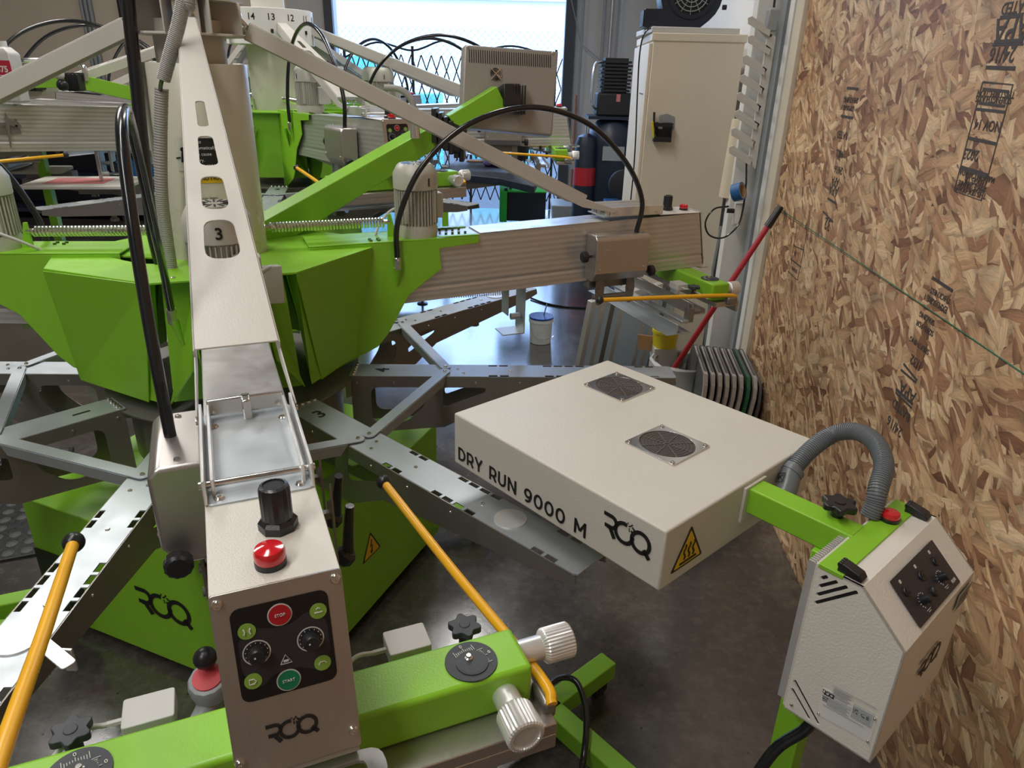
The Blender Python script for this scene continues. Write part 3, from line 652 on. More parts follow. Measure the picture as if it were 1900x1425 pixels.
# octagonal shroud: top outline and lower outline
top = [(.315, -.180), (.315, .183), (.085, .436), (-.085, .436), (-.315, .183), (-.315, -.180), (-.085, -.436), (.085, -.436)]
low = [(.222, -.236), (.222, .232), (.020, .420), (-.020, .420), (-.222, .232), (-.222, -.236), (-.020, -.420), (.020, -.420)]
def shroud():
    mb = MB()
    for s in (1, -1):
        for q in (1, -1):                            # four slanting panels between the heads
            A_, B_ = Vector((q*.315, s*.182, 1.190)), Vector((q*.085, s*.436, 1.186)); C_, D_ = Vector((q*.020, s*.420, .845)), Vector((q*.225, s*.234, .835))
            n_ = (B_-A_).cross(D_-A_).normalized()*.004
            mb.hexa([A_, B_, C_, D_], [A_+n_, B_+n_, C_+n_, D_+n_])
    return mb
part('shroud_panel', shroud(), G, press)
part('shroud_top', MB().plate(top, (0, 0, 1.186), X, Y, .006, [roundpoly([(-.02, -.30), (.06, -.24), (.10, -.20), (.13, -.14), (.05, -.155), (.0, -.23)], .012), circle(0, 0, .11, 24)]), G, press, .001)
inn = MB()
for q in (1, -1):
    inn.hexa([(q*.270, -.17, .845), (q*.274, -.17, .845), (q*.274, .17, .845), (q*.270, .17, .845)], [(q*.262, -.15, 1.186), (q*.266, -.15, 1.186), (q*.266, .15, 1.186), (q*.262, .15, 1.186)])
    for s in (1, -1):
        inn.hexa([(q*.300, s*.182, 1.18), (q*.304, s*.182, 1.18), (q*.225, s*.234, .84), (q*.221, s*.234, .84)], [(q*.262, s*.165, 1.18), (q*.266, s*.165, 1.18), (q*.262, s*.20, .84), (q*.258, s*.20, .84)])
part('recess_panel', inn, G, press)
wg = MB()
for s in (1, -1):                                    # gusset wings below the front bracket
    a_, b_, c_, d_ = Vector((.30, s*.085, 1.12)), Vector((.47, s*.082, 1.12)), Vector((.40, s*.10, .98)), Vector((.285, s*.175, .845))
    n_ = Vector((0, .004*s, 0)); wg.hexa([a_, b_, c_, d_], [a_+n_, b_+n_, c_+n_, d_+n_])
part('gusset_wing', wg, G, press)
part('cable_gland_box', MB().box((.345, .095, 1.135), (.375, .135, 1.225)).box((.375, .090, 1.130), (.385, .140, 1.230)), GREY3, press, .003)
bt = MB()
for q in (1, -1):
    for y in (-.12, .12): bt.lathe([(.006, 0), (.006, .003), (.003, .0045), (.001, .0045)], (q*.285, y, 1.192), Z, 12)
part('top_screws', bt, CHR, press)
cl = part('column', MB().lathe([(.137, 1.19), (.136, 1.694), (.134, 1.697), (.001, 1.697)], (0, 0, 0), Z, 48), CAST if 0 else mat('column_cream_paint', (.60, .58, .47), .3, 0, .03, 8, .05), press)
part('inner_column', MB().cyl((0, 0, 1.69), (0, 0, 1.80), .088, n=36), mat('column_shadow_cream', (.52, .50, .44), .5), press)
for k in range(4):
    a = R(45+90*k); c, s = math.cos(a), math.sin(a)
hubm = MB().cyl((0, 0, 1.762), (0, 0, 1.768), .145, n=8).cyl((0, 0, 1.842), (0, 0, 1.848), .145, n=8)
for k in range(8):
    a = R(22.5+45*k); c, s = math.cos(a), math.sin(a); hubm.beam((.04*c, .04*s, 1.805), (.143*c, .143*s, 1.805), .004, .076)
for k in range(4):
    a = R(90*k); c, s = math.cos(a), math.sin(a); hubm.beam((.118*c-.03*s, .118*s+.03*c, 1.805), (.118*c+.03*s, .118*s-.03*c, 1.805), .004, .074)
hub = part('hub_flange', hubm, STRUTM, press, .001)
hb = MB()
for k in range(4): a = R(90*k); hb.cyl((.112*math.cos(a), .112*math.sin(a), 1.813), (.130*math.cos(a), .130*math.sin(a), 1.813), .008, n=12)
part('hub_bolts', hb, BLK, hub)
part('hub_shaft', MB().cyl((0, 0, 1.848), (0, 0, 2.4), .047, n=28).lathe([(.075, 0), (.075, .012), (.05, .02)], (0, 0, 1.848), Z, 24), CAST, press)
# labels on the column, facing outwards
def label_at(ang, z, w_, h_, face, frame=INK):
    a = R(ang); n_ = Vector((math.cos(a), math.sin(a), 0)); x_ = Vector((-math.sin(a), math.cos(a), 0)); o_ = n_*.1372+Z*z
    b_ = MB(); rings = []
    for t in range(7):
        q = -w_/2+w_*t/6; aa = a+q/.1372; c, s = math.cos(aa), math.sin(aa)
        rings.append([(c*.1372, s*.1372, z-h_/2), (c*.138, s*.138, z-h_/2), (c*.138, s*.138, z+h_/2), (c*.1372, s*.1372, z+h_/2)])
    p_ = part('label', b_.loft(rings), face, press); return p_, n_, x_, n_*.1384+Z*z
lp, n_, x_, o_ = label_at(1, 1.478, .085, .082, INK)
for i, s in enumerate(('starts', 'automatically.', 'Can cause', 'injury.', 'KEEP AWAY')): text(s, o_+Z*(.032-i*.0155)-x_*.036+n_*.001, x_, Z, .0115 if i < 4 else .0125, PWHT, lp, align='LEFT')
lp, n_, x_, o_ = label_at(1, 1.418, .085, .026, SIGNY)
text('CAUTION', o_+n_*.001, x_, Z, .016, INK, lp, bold=.02)
lp, n_, x_, o_ = label_at(3, 1.352, .085, .05, mat('label_cream', (.66, .64, .54), .4))
for i, s in enumerate(('laser beam.', 'Class 2M Laser', 'product.')): text(s, o_+Z*(.014-i*.012)-x_*.034+n_*.001, x_, Z, .0095, INK, lp, align='LEFT')
lp, n_, x_, o_ = label_at(-24, 1.478, .036, .085, mat('label_white', (.66, .65, .58), .4))
text('E', o_+n_*.001, x_, Z, .03, INK, lp) if 0 else None
mbp = MB(); mbp.plate(circle(.002, .012, .006, 14), o_+n_*.001, x_, Z, .0005).plate([(-.006, -.02), (.008, -.02), (.006, .006), (-.002, .006)], o_+n_*.001, x_, Z, .0005).plate([(-.018, -.012), (-.006, -.010), (-.006, -.006), (-.018, -.008)], o_+n_*.001, x_, Z, .0005)
part('symbol', mbp, INK, lp)
lp, n_, x_, o_ = label_at(-22, 1.385, .036, .072, mat('label_white_b', (.62, .62, .52), .4))
part('symbol', MB().plate([(-.014, -.022), (.014, -.022), (.0, .012)], o_+n_*.001, x_, Z, .0005), SIGNY, lp)
# base cabinet under the pallets: square with a corner below each head
q = .655; zt = .49
base = part('base_cabinet', MB().loft([[(q, 0, .035), (0, q, .035), (-q, 0, .035), (0, -q, .035)], [(q, 0, zt-.03), (0, q, zt+.02), (-q, 0, zt+.02), (0, -q, zt-.005)]]), G, press, .003)
part('base_shadow_block', MB().loft([[(q-.05, 0, 0), (0, q-.05, 0), (-q+.05, 0, 0), (0, -q+.05, 0)], [(q-.05, 0, .035), (0, q-.05, .035), (-q+.05, 0, .035), (0, -q+.05, .035)]]), BLKM, base)  # black block stands in for the shadow in the gap below the cabinet
e1 = Vector((1, 1, 0)).normalized(); en = Vector((1, -1, 0)).normalized()
roq(Vector((.378, -.277, .247))+en*.001, e1, Z, .088, INK, base)
warn(base, Vector((.325, .330, .272))+Vector((1, 1, 0)).normalized()*.001, Vector((-1, 1, 0)).normalized(), Z, .092, 'volt')
part('access_door', MB().hexa([Vector((.0, -.655, .06))+en*.001, Vector((.13, -.525, .06))+en*.001, Vector((.13, -.525, .06))+en*.004, Vector((.0, -.655, .06))+en*.004],
     [Vector((.0, -.655, .30))+en*.001, Vector((.13, -.525, .30))+en*.001, Vector((.13, -.525, .30))+en*.004, Vector((.0, -.655, .30))+en*.004]), BLKM, base)
part('main_switch', MB().cyl(Vector((.09, -.565, .23))+en*.004, Vector((.09, -.565, .23))+en*.03, .022, n=20), RED, base)
for a, s in ((90, 'a'), (180, 'b'), (-90, 'c'), (90-38, 'd')):
    pass
for a in (90, 0+180, -90):
    c, s = math.cos(R(a)), math.sin(R(a))
    lg = part('outrigger', MB().beam((.55*c, .55*s, .10), (.84*c, .84*s, .10), .06, .06), G, press, .004)
    part('levelling_foot', MB().cyl((.80*c, .80*s, .012), (.80*c, .80*s, .07), .008).lathe([(.035, 0), (.035, .006), (.012, .016)], (.80*c, .80*s, 0), Z, 24), BLK, lg)
# tall upright cables into the body
V = lambda a, l: Vector((CX+l[0]*math.cos(R(a))-l[1]*math.sin(R(a)), CY+l[0]*math.sin(R(a))+l[1]*math.cos(R(a)), l[2]))
tag(part('power_cable', MB().tube([Vector((aty(222, -150, 1.96).x-.02, 1.96, 4.39)), Vector((aty(222, -150, 1.96).x-.02, 1.96, 3.0)), aty(222, -150, 1.96), aty(236, -20, 1.96), aty(243, 60, 1.96), aty(252, 140, 1.96), aty(260, 225, 1.96), aty(272, 340, 1.95), aty(283, 430, 1.93), aty(300, 500, 1.92)], .0160, 16), RUB),
    'thick black cable dropping from the ceiling into the green press body', 'cable')

# ================================================================ CAROUSEL
car = thing('pallet_carousel', 'galvanised eight arm pallet carousel under the foreground print heads', 'carousel', (CX, CY+.012, 0), 0)
ZA = .805
part('hub_disc', MB().lathe([(.375, 0), (.375, .004), (.30, .006), (.20, .006)], (0, 0, ZA-.008), Z, 64), GALVD, car)
part('hub_drum', MB().lathe([(.30, .58), (.32, .60), (.32, ZA-.01), (.30, ZA-.008)], (0, 0, 0), Z, 48), GALVD, car)
def arm_top():
    hw = .049; P = []; ns = [(.800, 2), (.980, 4), (1.285, 2)]; edge = []
    r = .36; edge.append((.36, 0))
    for st_, n_ in ns:
        for k in range(n_):
            a = st_+k*.036; edge += [(a, 0), (a, .013), (a+.028, .013), (a+.028, 0)]
    edge.append((1.395, 0)); edge.append((1.405, .004))
    out = [(x, -hw+d) for x, d in edge]+[(x, hw-d) for x, d in reversed(edge)]
    return MB().plate(out, (0, 0, ZA), X, Y, .003)
def arm_side():
    mb = MB(); hw = .050
    out = [(.365, ZA+.002), (1.40, ZA+.002), (1.405, ZA-.02), (1.34, ZA-.035), (.80, ZA-.10), (.66, ZA-.175), (.365, ZA-.20)]
    holes = [roundpoly([(.425, ZA-.16), (.425, ZA-.035), (.60, ZA-.035), (.60, ZA-.095), (.535, ZA-.16)], .03), roundpoly([(.655, ZA-.035), (.79, ZA-.035), (.79, ZA-.052), (.655, ZA-.105)], .014)]
    for s in (-1, 1): mb.plate(out, (0, s*hw-(.0015), 0), X, Z, -.003, holes)
    return mb
def arm_bits():
    mb = MB()
    for x, y in ((.87, 0), (1.10, .0), (.70, .012), (.72, -.02)): screw(mb, (x, y, ZA+.003), Z, .005, .003)
    for k in range(5): screw(mb, (.372, -.04+.02*k, ZA+.003), Z, .007, .006)
    for s in (-1, 1):
        for x in (.385, .50, .63, .76, .90, 1.05): screw(mb, (x, s*.0515, ZA-.018), (0, s, 0), .004, .003)
    return mb
proto = None
for k in range(8):
    num = {-42: '3', 3: '4', -87: '2', -132: '1', 48: '5', 93: '6', 138: '7', 183: '8'}[3-45*(4-k) if False else [183, 138, 93, 48, 3, -42, -87, -132][k]]
    ang = [183, 138, 93, 48, 3, -42, -87, -132][k]
    if proto is None:
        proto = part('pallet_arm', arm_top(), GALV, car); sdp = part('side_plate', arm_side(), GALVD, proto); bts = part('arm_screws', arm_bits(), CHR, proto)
        lkp = part('pallet_lock_disc', MB().cyl((1.185, 0, ZA+.003), (1.185, 0, ZA+.006), .036, n=28), ALUL, proto)
        lks = MB()
        for i in range(3): screw(lks, (1.175+i*.012, -.012+.008*i, ZA+.006), Z, .0045, .003)
        part('lock_screws', lks, CHR, lkp)
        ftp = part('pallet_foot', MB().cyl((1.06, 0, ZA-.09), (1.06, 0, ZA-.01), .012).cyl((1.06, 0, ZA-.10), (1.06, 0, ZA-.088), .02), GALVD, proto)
        a_ = proto
    else:
        a_ = proto.copy(); COL.objects.link(a_)
        for ch in list(proto.children):
            if ch.name.startswith('number'): continue
            c = ch.copy(); COL.objects.link(c); c.parent = a_
    a_.rotation_euler = (0, 0, R(ang))
    text(num, (.46, 0, ZA+.003), (0, 1, 0), (-1, 0, 0), .062, INK, a_, 'number', .015)
bp = None
for k in range(8):                                   # cross braces between neighbouring arms
    a0, a1 = R(3.1+45*k), R(3.1+45*(k+1)); r_ = .69 if k % 2 else .69
    A_ = Vector((.66*math.cos(a0)-.018*math.sin(a0), .66*math.sin(a0)+.018*math.cos(a0), ZA+.006)); B_ = Vector((.66*math.cos(a1)+.018*math.sin(a1), .66*math.sin(a1)-.018*math.cos(a1), ZA+.006))
    d = (B_-A_).normalized(); n_ = Vector((-d.y, d.x, 0)); w_ = .017
    P = [(0, -w_)] + [((B_-A_).length+w_*math.cos(t)*1, w_*math.sin(t)) for t in [R(-90+18*i) for i in range(11)]] + [(w_*math.cos(t), w_*math.sin(t)) for t in [R(90+18*i) for i in range(1, 11)]]
    mb = MB().plate(P, A_, d, n_, .003)
    L_ = (B_-A_).length
    for s in (-1, 1): mb.hexa([A_+d*.03+n_*(s*w_-.0015), A_+d*(L_-.03)+n_*(s*w_-.0015), A_+d*(L_-.03)+n_*(s*w_+.0015), A_+d*.03+n_*(s*w_+.0015)],
                              [A_+d*.05+n_*(s*w_-.0015)-Z*.028, A_+d*(L_-.05)+n_*(s*w_-.0015)-Z*.028, A_+d*(L_-.05)+n_*(s*w_+.0015)-Z*.028, A_+d*.05+n_*(s*w_+.0015)-Z*.028])
    b_ = part('brace', mb, GALV, car)
    s2 = MB(); screw(s2, A_+Z*.003, Z, .006, .004); screw(s2, B_+Z*.003, Z, .006, .004); part('brace_screws', s2, CHR, b_)
lt = part('pallet_latch', MB().plate(roundpoly([(-.012, -.012), (.085, -.012), (.085, .012), (-.012, .012)], .008), at(80, 1195, ZA+.008)-Vector((CX, CY+.012, 0)), (at(140, 1245, .8)-at(80, 1195, .8)), Vector((0, 0, 1)).cross(at(140, 1245, .8)-at(80, 1195, .8)), .003)
    .box(tuple(at(135, 1243, ZA-.04)-Vector((CX, CY+.012, 0))-Vector((.009, .003, 0))), tuple(at(135, 1243, ZA-.04)-Vector((CX, CY+.012, 0))+Vector((.009, .002, .046)))), ALUL, car, .001)

# ================================================================ FLASH DRYER (local: x = away from the press column, y = towards the strand-board wall)
DA = -47.7; DO = Vector((.265, .999, 0))
fd = thing('flash_dryer', 'cream flash dryer on green stand beside the strand board wall', 'dryer', DO, R(DA))
def D(u, v, z): return Vector((u, v, z))
dbx = part('heater_box', MB().box((-.583, 0, .875), (0, .515, 1.0)), CREAM, fd, .004, seg=3)
strokes('DRY RUN 9000 M', D(-.566, -.0005, .890), X, Z, .0325, INK, dbx, gap=.165, wt=.165)
roq(D(-.073, -.0005, .951), X, Z, .0465, INK, dbx)
warn(dbx, D(.0006, .075, .931), Y, Z, .082, 'heat'); warn(dbx, D(.0006, .395, .905), Y, Z, .05, 'heat')
def vent(cu, cv, s=.125):
    fr = part('fan_guard', MB().plate(rrect(cu-s/2, cv-s/2, cu+s/2, cv+s/2, .004), (0, 0, 1.0), X, Y, .0035, [circle(cu, cv, s*.47, 40, s*.44)]), CHR, dbx, .0006)
    part('filter_foam', MB().cyl((cu, cv, .998), (cu, cv, 1.0012), s*.472, n=40), mat('dusty_filter', (.075, .06, .052), .9, 0, .6, 900), fr)
    gr = MB()
    for i in range(1, 8):
        r_ = s*.058*i; gr.tube([(cu+r_*math.cos(2*math.pi*k/36), cv+r_*.95*math.sin(2*math.pi*k/36), 1.0018) for k in range(37)], .0007, 4, 0)
    for k in range(8): a = R(45*k+12); gr.beam((cu+.004*math.cos(a), cv+.004*math.sin(a), 1.0022), (cu+s*.45*math.cos(a), cv+s*.44*math.sin(a), 1.0022), .0014, .0012)
    part('guard_wires', gr, GALVD, fr)
    for a in (-1, 1):
        for b in (-1, 1): mb = MB(); screw(mb, (cu+a*s*.44, cv+b*s*.44, 1.0035), Z, .005, .003); part('screw', mb, CHR, fr)
vent(-.445, .40); vent(-.188, .250)
ar = part('support_arm', MB().box((.004, .250, .935), (.205, .300, .988)), G, fd, .003)
part('arm_plate', MB().box((0, .238, .915), (.006, .312, .992)), CREAM, ar, .001)
part('post', MB().box((.158, .225, .09), (.208, .275, .668)).box((.145, .238, .66), (.179, .286, .935)), G, fd, .003)
lb = [(math.cos(2*math.pi*i/42)*(.0275+.0045*math.cos(6*2*math.pi*i/42)), math.sin(2*math.pi*i/42)*(.0275+.0045*math.cos(6*2*math.pi*i/42))) for i in range(42)]
sk = part('star_knob', MB().plate(lb, (.155, .292, 1.004), X, Y, .013), BLK, fd, .003)
part('knob_stem', MB().cyl((.155, .292, .988), (.155, .292, 1.006), .011), BLK, sk)
part('knob_cap', MB().cyl((.155, .292, 1.017), (.155, .292, 1.0185), .010), BLK, sk)
# control box
U0, V0, V1 = .200, .136, .434
sec = [(U0, .985), (.272, .985), (.352, .912), (.352, .676), (U0, .672)]
def slots(P, w_):
    return [roundpoly([(a[0]-w_, a[1]-w_), (b[0]+w_, b[1]-w_), (b[0]+w_, b[1]+w_), (a[0]-w_, a[1]+w_)], w_, 3) for a, b in P]
sh = [roundpoly([(.2195-.008, .9695), (.2195+.010, .9695+.002), (.2195+.010, .9735+.002), (.2195-.008, .9735)], .002)]
sl1 = []
for i, (a, b) in enumerate((((.2085, .962), (.2185, .972)), ((.2085, .946), (.2345, .972)), ((.2085, .929), (.2505, .972)), ((.2085, .912), (.2665, .972)))):
    d = Vector((b[0]-a[0], b[1]-a[1])).normalized(); n_ = Vector((-d.y, d.x))*.0033; a_, b_ = Vector(a), Vector(b)
    sl1.append(roundpoly([tuple(a_-n_), tuple(b_-n_), tuple(b_+n_), tuple(a_+n_)], .0024, 3))
for a, b in (((.206, .742), (.262, .684)), ((.205, .722), (.246, .682))):
    d = Vector((b[0]-a[0], b[1]-a[1])).normalized(); n_ = Vector((-d.y, d.x))*.0033; a_, b_ = Vector(a), Vector(b)
    sl1.append(roundpoly([tuple(a_-n_), tuple(b_-n_), tuple(b_+n_), tuple(a_+n_)], .0024, 3))
cbm = MB().plate(sec, (0, V0+.004, 0), X, Z, .004, sl1)          # side sheet with vent slots
cbm.plate(sec, (0, V1, 0), X, Z, .004)
for (a, b) in zip(sec[1:], sec[2:]+sec[:1]):
    if (a, b) == (sec[0], sec[1]): continue
    cbm.plate([(0, 0), (V1-V0, 0), (V1-V0, 1), (0, 1)], (0, 0, 0), X, Y, 0) if 0 else None
    A_, B_ = Vector((a[0], 0, a[1])), Vector((b[0], 0, b[1])); dd = (B_-A_).normalized(); nn = Vector((dd.z, 0, -dd.x))*-.003
    if a == (U0, .672): continue
    cbm.hexa([A_+Y*V0, A_+Y*V1, B_+Y*V1, B_+Y*V0], [A_+Y*V0+nn*-1, A_+Y*V1+nn*-1, B_+Y*V1-nn, B_+Y*V0-nn])
cbm.box((.241, V0, .982), (.272, V1, .985))
cbx = part('control_box', cbm, CREAM2, fd)
part('slot_shade_block', MB().box((U0+.002, V0+.0045, .6745), (.268, V1-.010, .9815)), BLKM, cbx)  # black filler behind the vent slots, painted as the shade inside the box
part('green_top_strip', MB().box((.2005, V0-.001, .980), (.241, V1-.002, .988)), G, cbx, .001)
part('back_plate', MB().box((.1955, V0+.002, .676), (.2005, V1, .984)), CREAM, cbx)
hk = MB()
for i in range(22): hk.box((.181, V0+.008+i*.0066, .682), (.196, V0+.0112+i*.0066, .980))
hk.box((.192, V0+.006, .682), (.1955, V0+.156, .980))
part('heat_sink', hk, ALUL, cbx)
pl = part('pilot_lamp', MB().lathe([(.0150, .006), (.0156, .007), (.0156, .013), (.0140, .0165), (.006, .0185), (.0001, .019)], (.222, .352, .988), Z, 32), RED, fd)
part('lamp_base', MB().lathe([(.0165, 0), (.0165, .0065), (.0155, .007)], (.222, .352, .988), Z, 32), BLK, pl)
for v in (.150, .410):
    mb = MB().loft([[(.228, y, .988), (.228, y, 1.002), (.236, y, 1.004), (.262, y, .998), (.268, y, .990), (.266, y, .986)] for y in (v-.010, v+.010)])
    for y in (v-.0085, v-.0028, v+.0028, v+.0085): mb.cyl((.231, y-.0018, 1.000), (.231, y+.0018, 1.000), .005, n=10)
    part('latch', mb, BLK, cbx, .0012)
sd = (Vector((.352, 0, .912))-Vector((.272, 0, .985))).normalized(); sn = Vector((-sd.z, 0, sd.x)); SO = Vector((.272, 0, .985))+sn*.0031
def SP(s, t, h=0): return SO+sd*s+Y*t+sn*h            # on the sloping face: s down the slope, t along the box
if sn.z < 0: sn = -sn; SO = Vector((.272, 0, .985))+sn*.0031
pn = part('switch_panel', MB().plate(roundpoly([(V0+.062, -.100), (V0+.235, -.100), (V0+.235, -.020), (V0+.062, -.020)], .003), SO, Y, -sd, .0008), DKG, cbx)
uy = -sd
for t in (.085, .145, .205):
    rk_ = part('rocker_switch', MB().lathe([(.0085, 0), (.0085, .002), (.0078, .003)], SP(.048, V0+t, .0008), sn, 20), BLK, pn)
    part('rocker', MB().loft([[SP(.042, V0+t-.005, .003), SP(.042, V0+t+.005, .003), SP(.054, V0+t+.005, .003), SP(.054, V0+t-.005, .003)], [SP(.043, V0+t-.0045, .006), SP(.043, V0+t+.0045, .006), SP(.053, V0+t+.0045, .004), SP(.053, V0+t-.0045, .004)]]), BLK, rk_)
    part('symbol', MB().plate(rrect(V0+t-.003, -.034, V0+t+.003, -.028, .001), SO+sn*.0008, Y, uy, .0003), GREY3, pn)
for t, s_ in ((.110, .075), (.190, .072)):
    kb = part('timer_knob', MB().lathe([(.0075, 0), (.0075, .004), (.0065, .014), (.0055, .015), (.001, .015)], SP(s_, V0+t, .0008), sn, 20), BLK, pn)
    tk = MB()
    for a in range(-150, 151, 25): c, q = math.sin(R(a)), math.cos(R(a)); ribbon(tk, [(V0+t+c*.0105, -s_+q*.0105), (V0+t+c*.0125, -s_+q*.0125)], .0008, SO+sn*.0008, Y, uy)
    for i, w_ in enumerate((.014, .008)): ribbon(tk, [(V0+t-w_/2, -s_-.0155-.003*i), (V0+t+w_/2, -s_-.0155-.003*i)], .0009, SO+sn*.0008, Y, uy)
    part('dial_ticks', tk, GREY3, kb)
part('round_button', MB().lathe([(.008, 0), (.008, .003), (.0065, .006), (.001, .007)], SP(.078, V0+.148, .0008), sn, 20), BLK, pn)
text('RUN', SP(.090, V0+.218, .0009), Y, uy, .0075, GREY3, pn, bold=.03)
roq(Vector((.3552, V0+.165, .800)), Y, Z, .040, INK, cbx)
ns = part('notice_sticker', MB().plate(rrect(V0+.225, .862, V0+.290, .90, .002), (.3551, 0, 0), Y, Z, .0004), mat('pale_green_sticker', (.40, .42, .32), .5), cbx)
nt_ = MB()
for i in range(4): ribbon(nt_, [(V0+.232, .893-.008*i), (V0+.280-.006*(i % 2), .893-.008*i)], .0018, (.3556, 0, 0), Y, Z)
part('print_lines', nt_, GALVD, ns)
# rating plate on the side sheet
rp = part('rating_plate', MB().plate([(.255, .704), (.343, .7145), (.343, .772), (.255, .764)], (0, V0-.0001, 0), X, Z, .0006), PWHT, cbx)
def RP(x, z): return Vector((x, V0-.0009, z+(x-.255)*.10))
rx_ = Vector((1, 0, .10)); 
roq(RP(.266, .757), rx_, Z, .0085, INK, rp)
text('UK', RP(.311, .7545), rx_, Z, .0060, INK, rp); text('CA', RP(.311, .749), rx_, Z, .0060, INK, rp); text('CE', RP(.326, .7515), rx_, Z, .010, INK, rp, spacing=1.3)
for i, (s, z) in enumerate((('MODEL', .752), ('SERIAL', .748), ('DATE', .744))): text(s, RP(.262, z-.004), rx_, Z, .0032, INK, rp)
gl = MB()
for i in range(6): ribbon(gl, [(.272, .750-.0035*i), (.302-.004*(i % 2), .750-.0035*i)], .0009, RP(.255, 0)-Vector((.255, 0, 0)), rx_, Z)
for i in range(5): ribbon(gl, [(.268, .724-.0035*i), (.305-.005*(i % 2), .724-.0035*i)], .0009, RP(.255, 0)-Vector((.255, 0, 0)), rx_, Z)
for i in range(7): ribbon(gl, [(.309, .736-.0035*i), (.338, .736-.0035*i)], .0010, RP(.255, 0)-Vector((.255, 0, 0)), rx_, Z)
for P in ([(.270, .754), (.340, .754)], [(.268, .728), (.306, .728)], [(.308, .740), (.340, .740), (.340, .712), (.308, .712), (.308, .740)], [(.262, .706), (.330, .706)]): ribbon(gl, P, .0005, RP(.255, 0)-Vector((.255, 0, 0)), rx_, Z)
part('fine_print', gl, GREYP, rp)
for x, z in ((.258, .758), (.258, .708), (.340, .758), (.340, .708)): mb = MB(); screw(mb, RP(x, z), -Y, .0028, .002); part('rivet', mb, CHR, rp)
mb = MB(); screw(mb, (.212, V0, .690), -Y, .0035, .003); part('side_screw', mb, CHR, cbx)
part('latch_screw', MB().cyl((.168, .212, .64), (.168, .226, .64), .006, n=6), CHR, fd)
# flexible hose from the heater box up and over into the control box
HP = [D(.000, .330, .925), D(.028, .350, .944)]
for px, py, z in ((1468, 878, .975), (1500, 838, 1.01), (1545, 806, 1.04), (1590, 801, 1.062), (1625, 822, 1.068), (1640, 862, 1.058), (1630, 905, 1.035)):
    w_ = at(px, py, z)-DO; a = R(DA); HP.append(D(w_.x*math.cos(a)+w_.y*math.sin(a), -w_.x*math.sin(a)+w_.y*math.cos(a), w_.z))
HP += [D(.195, .345, 1.010), D(.195, .335, .985)]
cm = catmull(HP, 40); tot = 0; L_ = [0]
for i in range(1, len(cm)): tot += (cm[i]-cm[i-1]).length; L_.append(tot)
nn_ = int(tot/.0011); PR = []; j = 0
for i in range(nn_):
    s = tot*i/nn_
    while L_[j+1] < s: j += 1
    PR.append(cm[j].lerp(cm[j+1], (s-L_[j])/(L_[j+1]-L_[j])))
hs = part('flexible_hose', MB().tube(PR, .017, 18, 0, rr=lambda i: .0155+(.0022 if i % 4 in (1, 2) else 0)), HOSEG, fd)
part('hose_elbow', MB().tube([D(-.002, .328, .922), HP[1], HP[2], HP[2].lerp(HP[3], .25)], .0205, 20, 6), HOSEG, hs)
part('elbow_lip', MB().lathe([(.0225, 0), (.0225, .010), (.019, .012)], HP[2], (HP[3]-HP[2]), 24), HOSEG, hs); part('socket_ring', MB().lathe([(.026, 0), (.026, .008), (.02, .010)], D(0, .328, .924), (1, .3, .3), 24), BLK, hs)
ey = (HP[2]-HP[1]).normalized(); ez = (Vector((-.7, -.7, .9))-ey*Vector((-.7, -.7, .9)).dot(ey)).normalized(); ex = ey.cross(ez)
em = MB(); oo = HP[1].lerp(HP[2], .55)+ez*.0215
for P in ([(-.009, -.010), (-.009, .010), (.009, .010), (.009, -.010), (-.009, -.010)], [(-.006, -.006), (0, .002), (.006, -.006)], [(-.006, 0), (.006, .006)]): ribbon(em, P, .0012, oo, ex, ey)
part('embossed_mark', em, BLK, hs)
# stand on the floor
bm_ = part('floor_beam', MB().box((-.44, .168, .062), (.36, .222, .120)), G, fd, .003)
cbm_ = part('cross_beam', MB().box((-.455, -.25, .062), (-.398, .446, .120)), G, fd, .003)
part('cross_beam', MB().box((.36, -.12, .062), (.415, .50, .120)), G, fd, .003)
part('stand_lower_post', MB().box((.152, .168, .12), (.214, .224, .30)).box((.152, .168, .28), (.214, .281, .33)), G, fd, .003)
def caster(parent, x, y, z=.062, r_=.025):
    c_ = part('caster', MB().cyl((x-.012, y+.012, r_), (x+.012, y+.012, r_), r_, n=20), BLK, parent)
    part('caster_fork', MB().box((x-.016, y-.005, r_), (x-.013, y+.03, z)).box((x+.013, y-.005, r_), (x+.016, y+.03, z)).box((x-.016, y-.012, z-.006), (x+.016, y+.03, z)), BLKM, c_)
caster(cbm_, -.427, .40); caster(cbm_, -.427, -.20); caster(bm_, .387, .40)
part('power_lead', MB().tube([D(.235, .20, .676), D(.233, .18, .62), D(.20, .14, .56), D(.18, .10, .45), D(.16, .06, .30), D(.12, .02, .10), D(.1, -.05, .02)], .011, 12), RUB, fd)
# black cable looping over the stand
ld = [at(960, 1310, .03), at(985, 1290, .12), at(1008, 1278, .16), at(1040, 1258, .17), at(1068, 1264, .17), at(1084, 1300, .16), at(1088, 1340, .15), at(1086, 1380, .14), at(1080, 1425, .11), at(1068, 1480, .03), at(1040, 1530, .012)]
tag(part('floor_cable', MB().tube(ld, .0085, 12), RUB), 'black cable looping over the green stand beam, lower middle', 'cable')
# second stand at the far left
t = thing('equipment_stand', 'green floor beam of a stand at the lower left edge', 'stand', at(0, 1170, .1).to_tuple()[:2]+(0,), R(8))
part('floor_beam', MB().box((-.8, -.028, .062), (.10, .028, .12)), G, t, .003); caster(t.children[0], .06, 0)
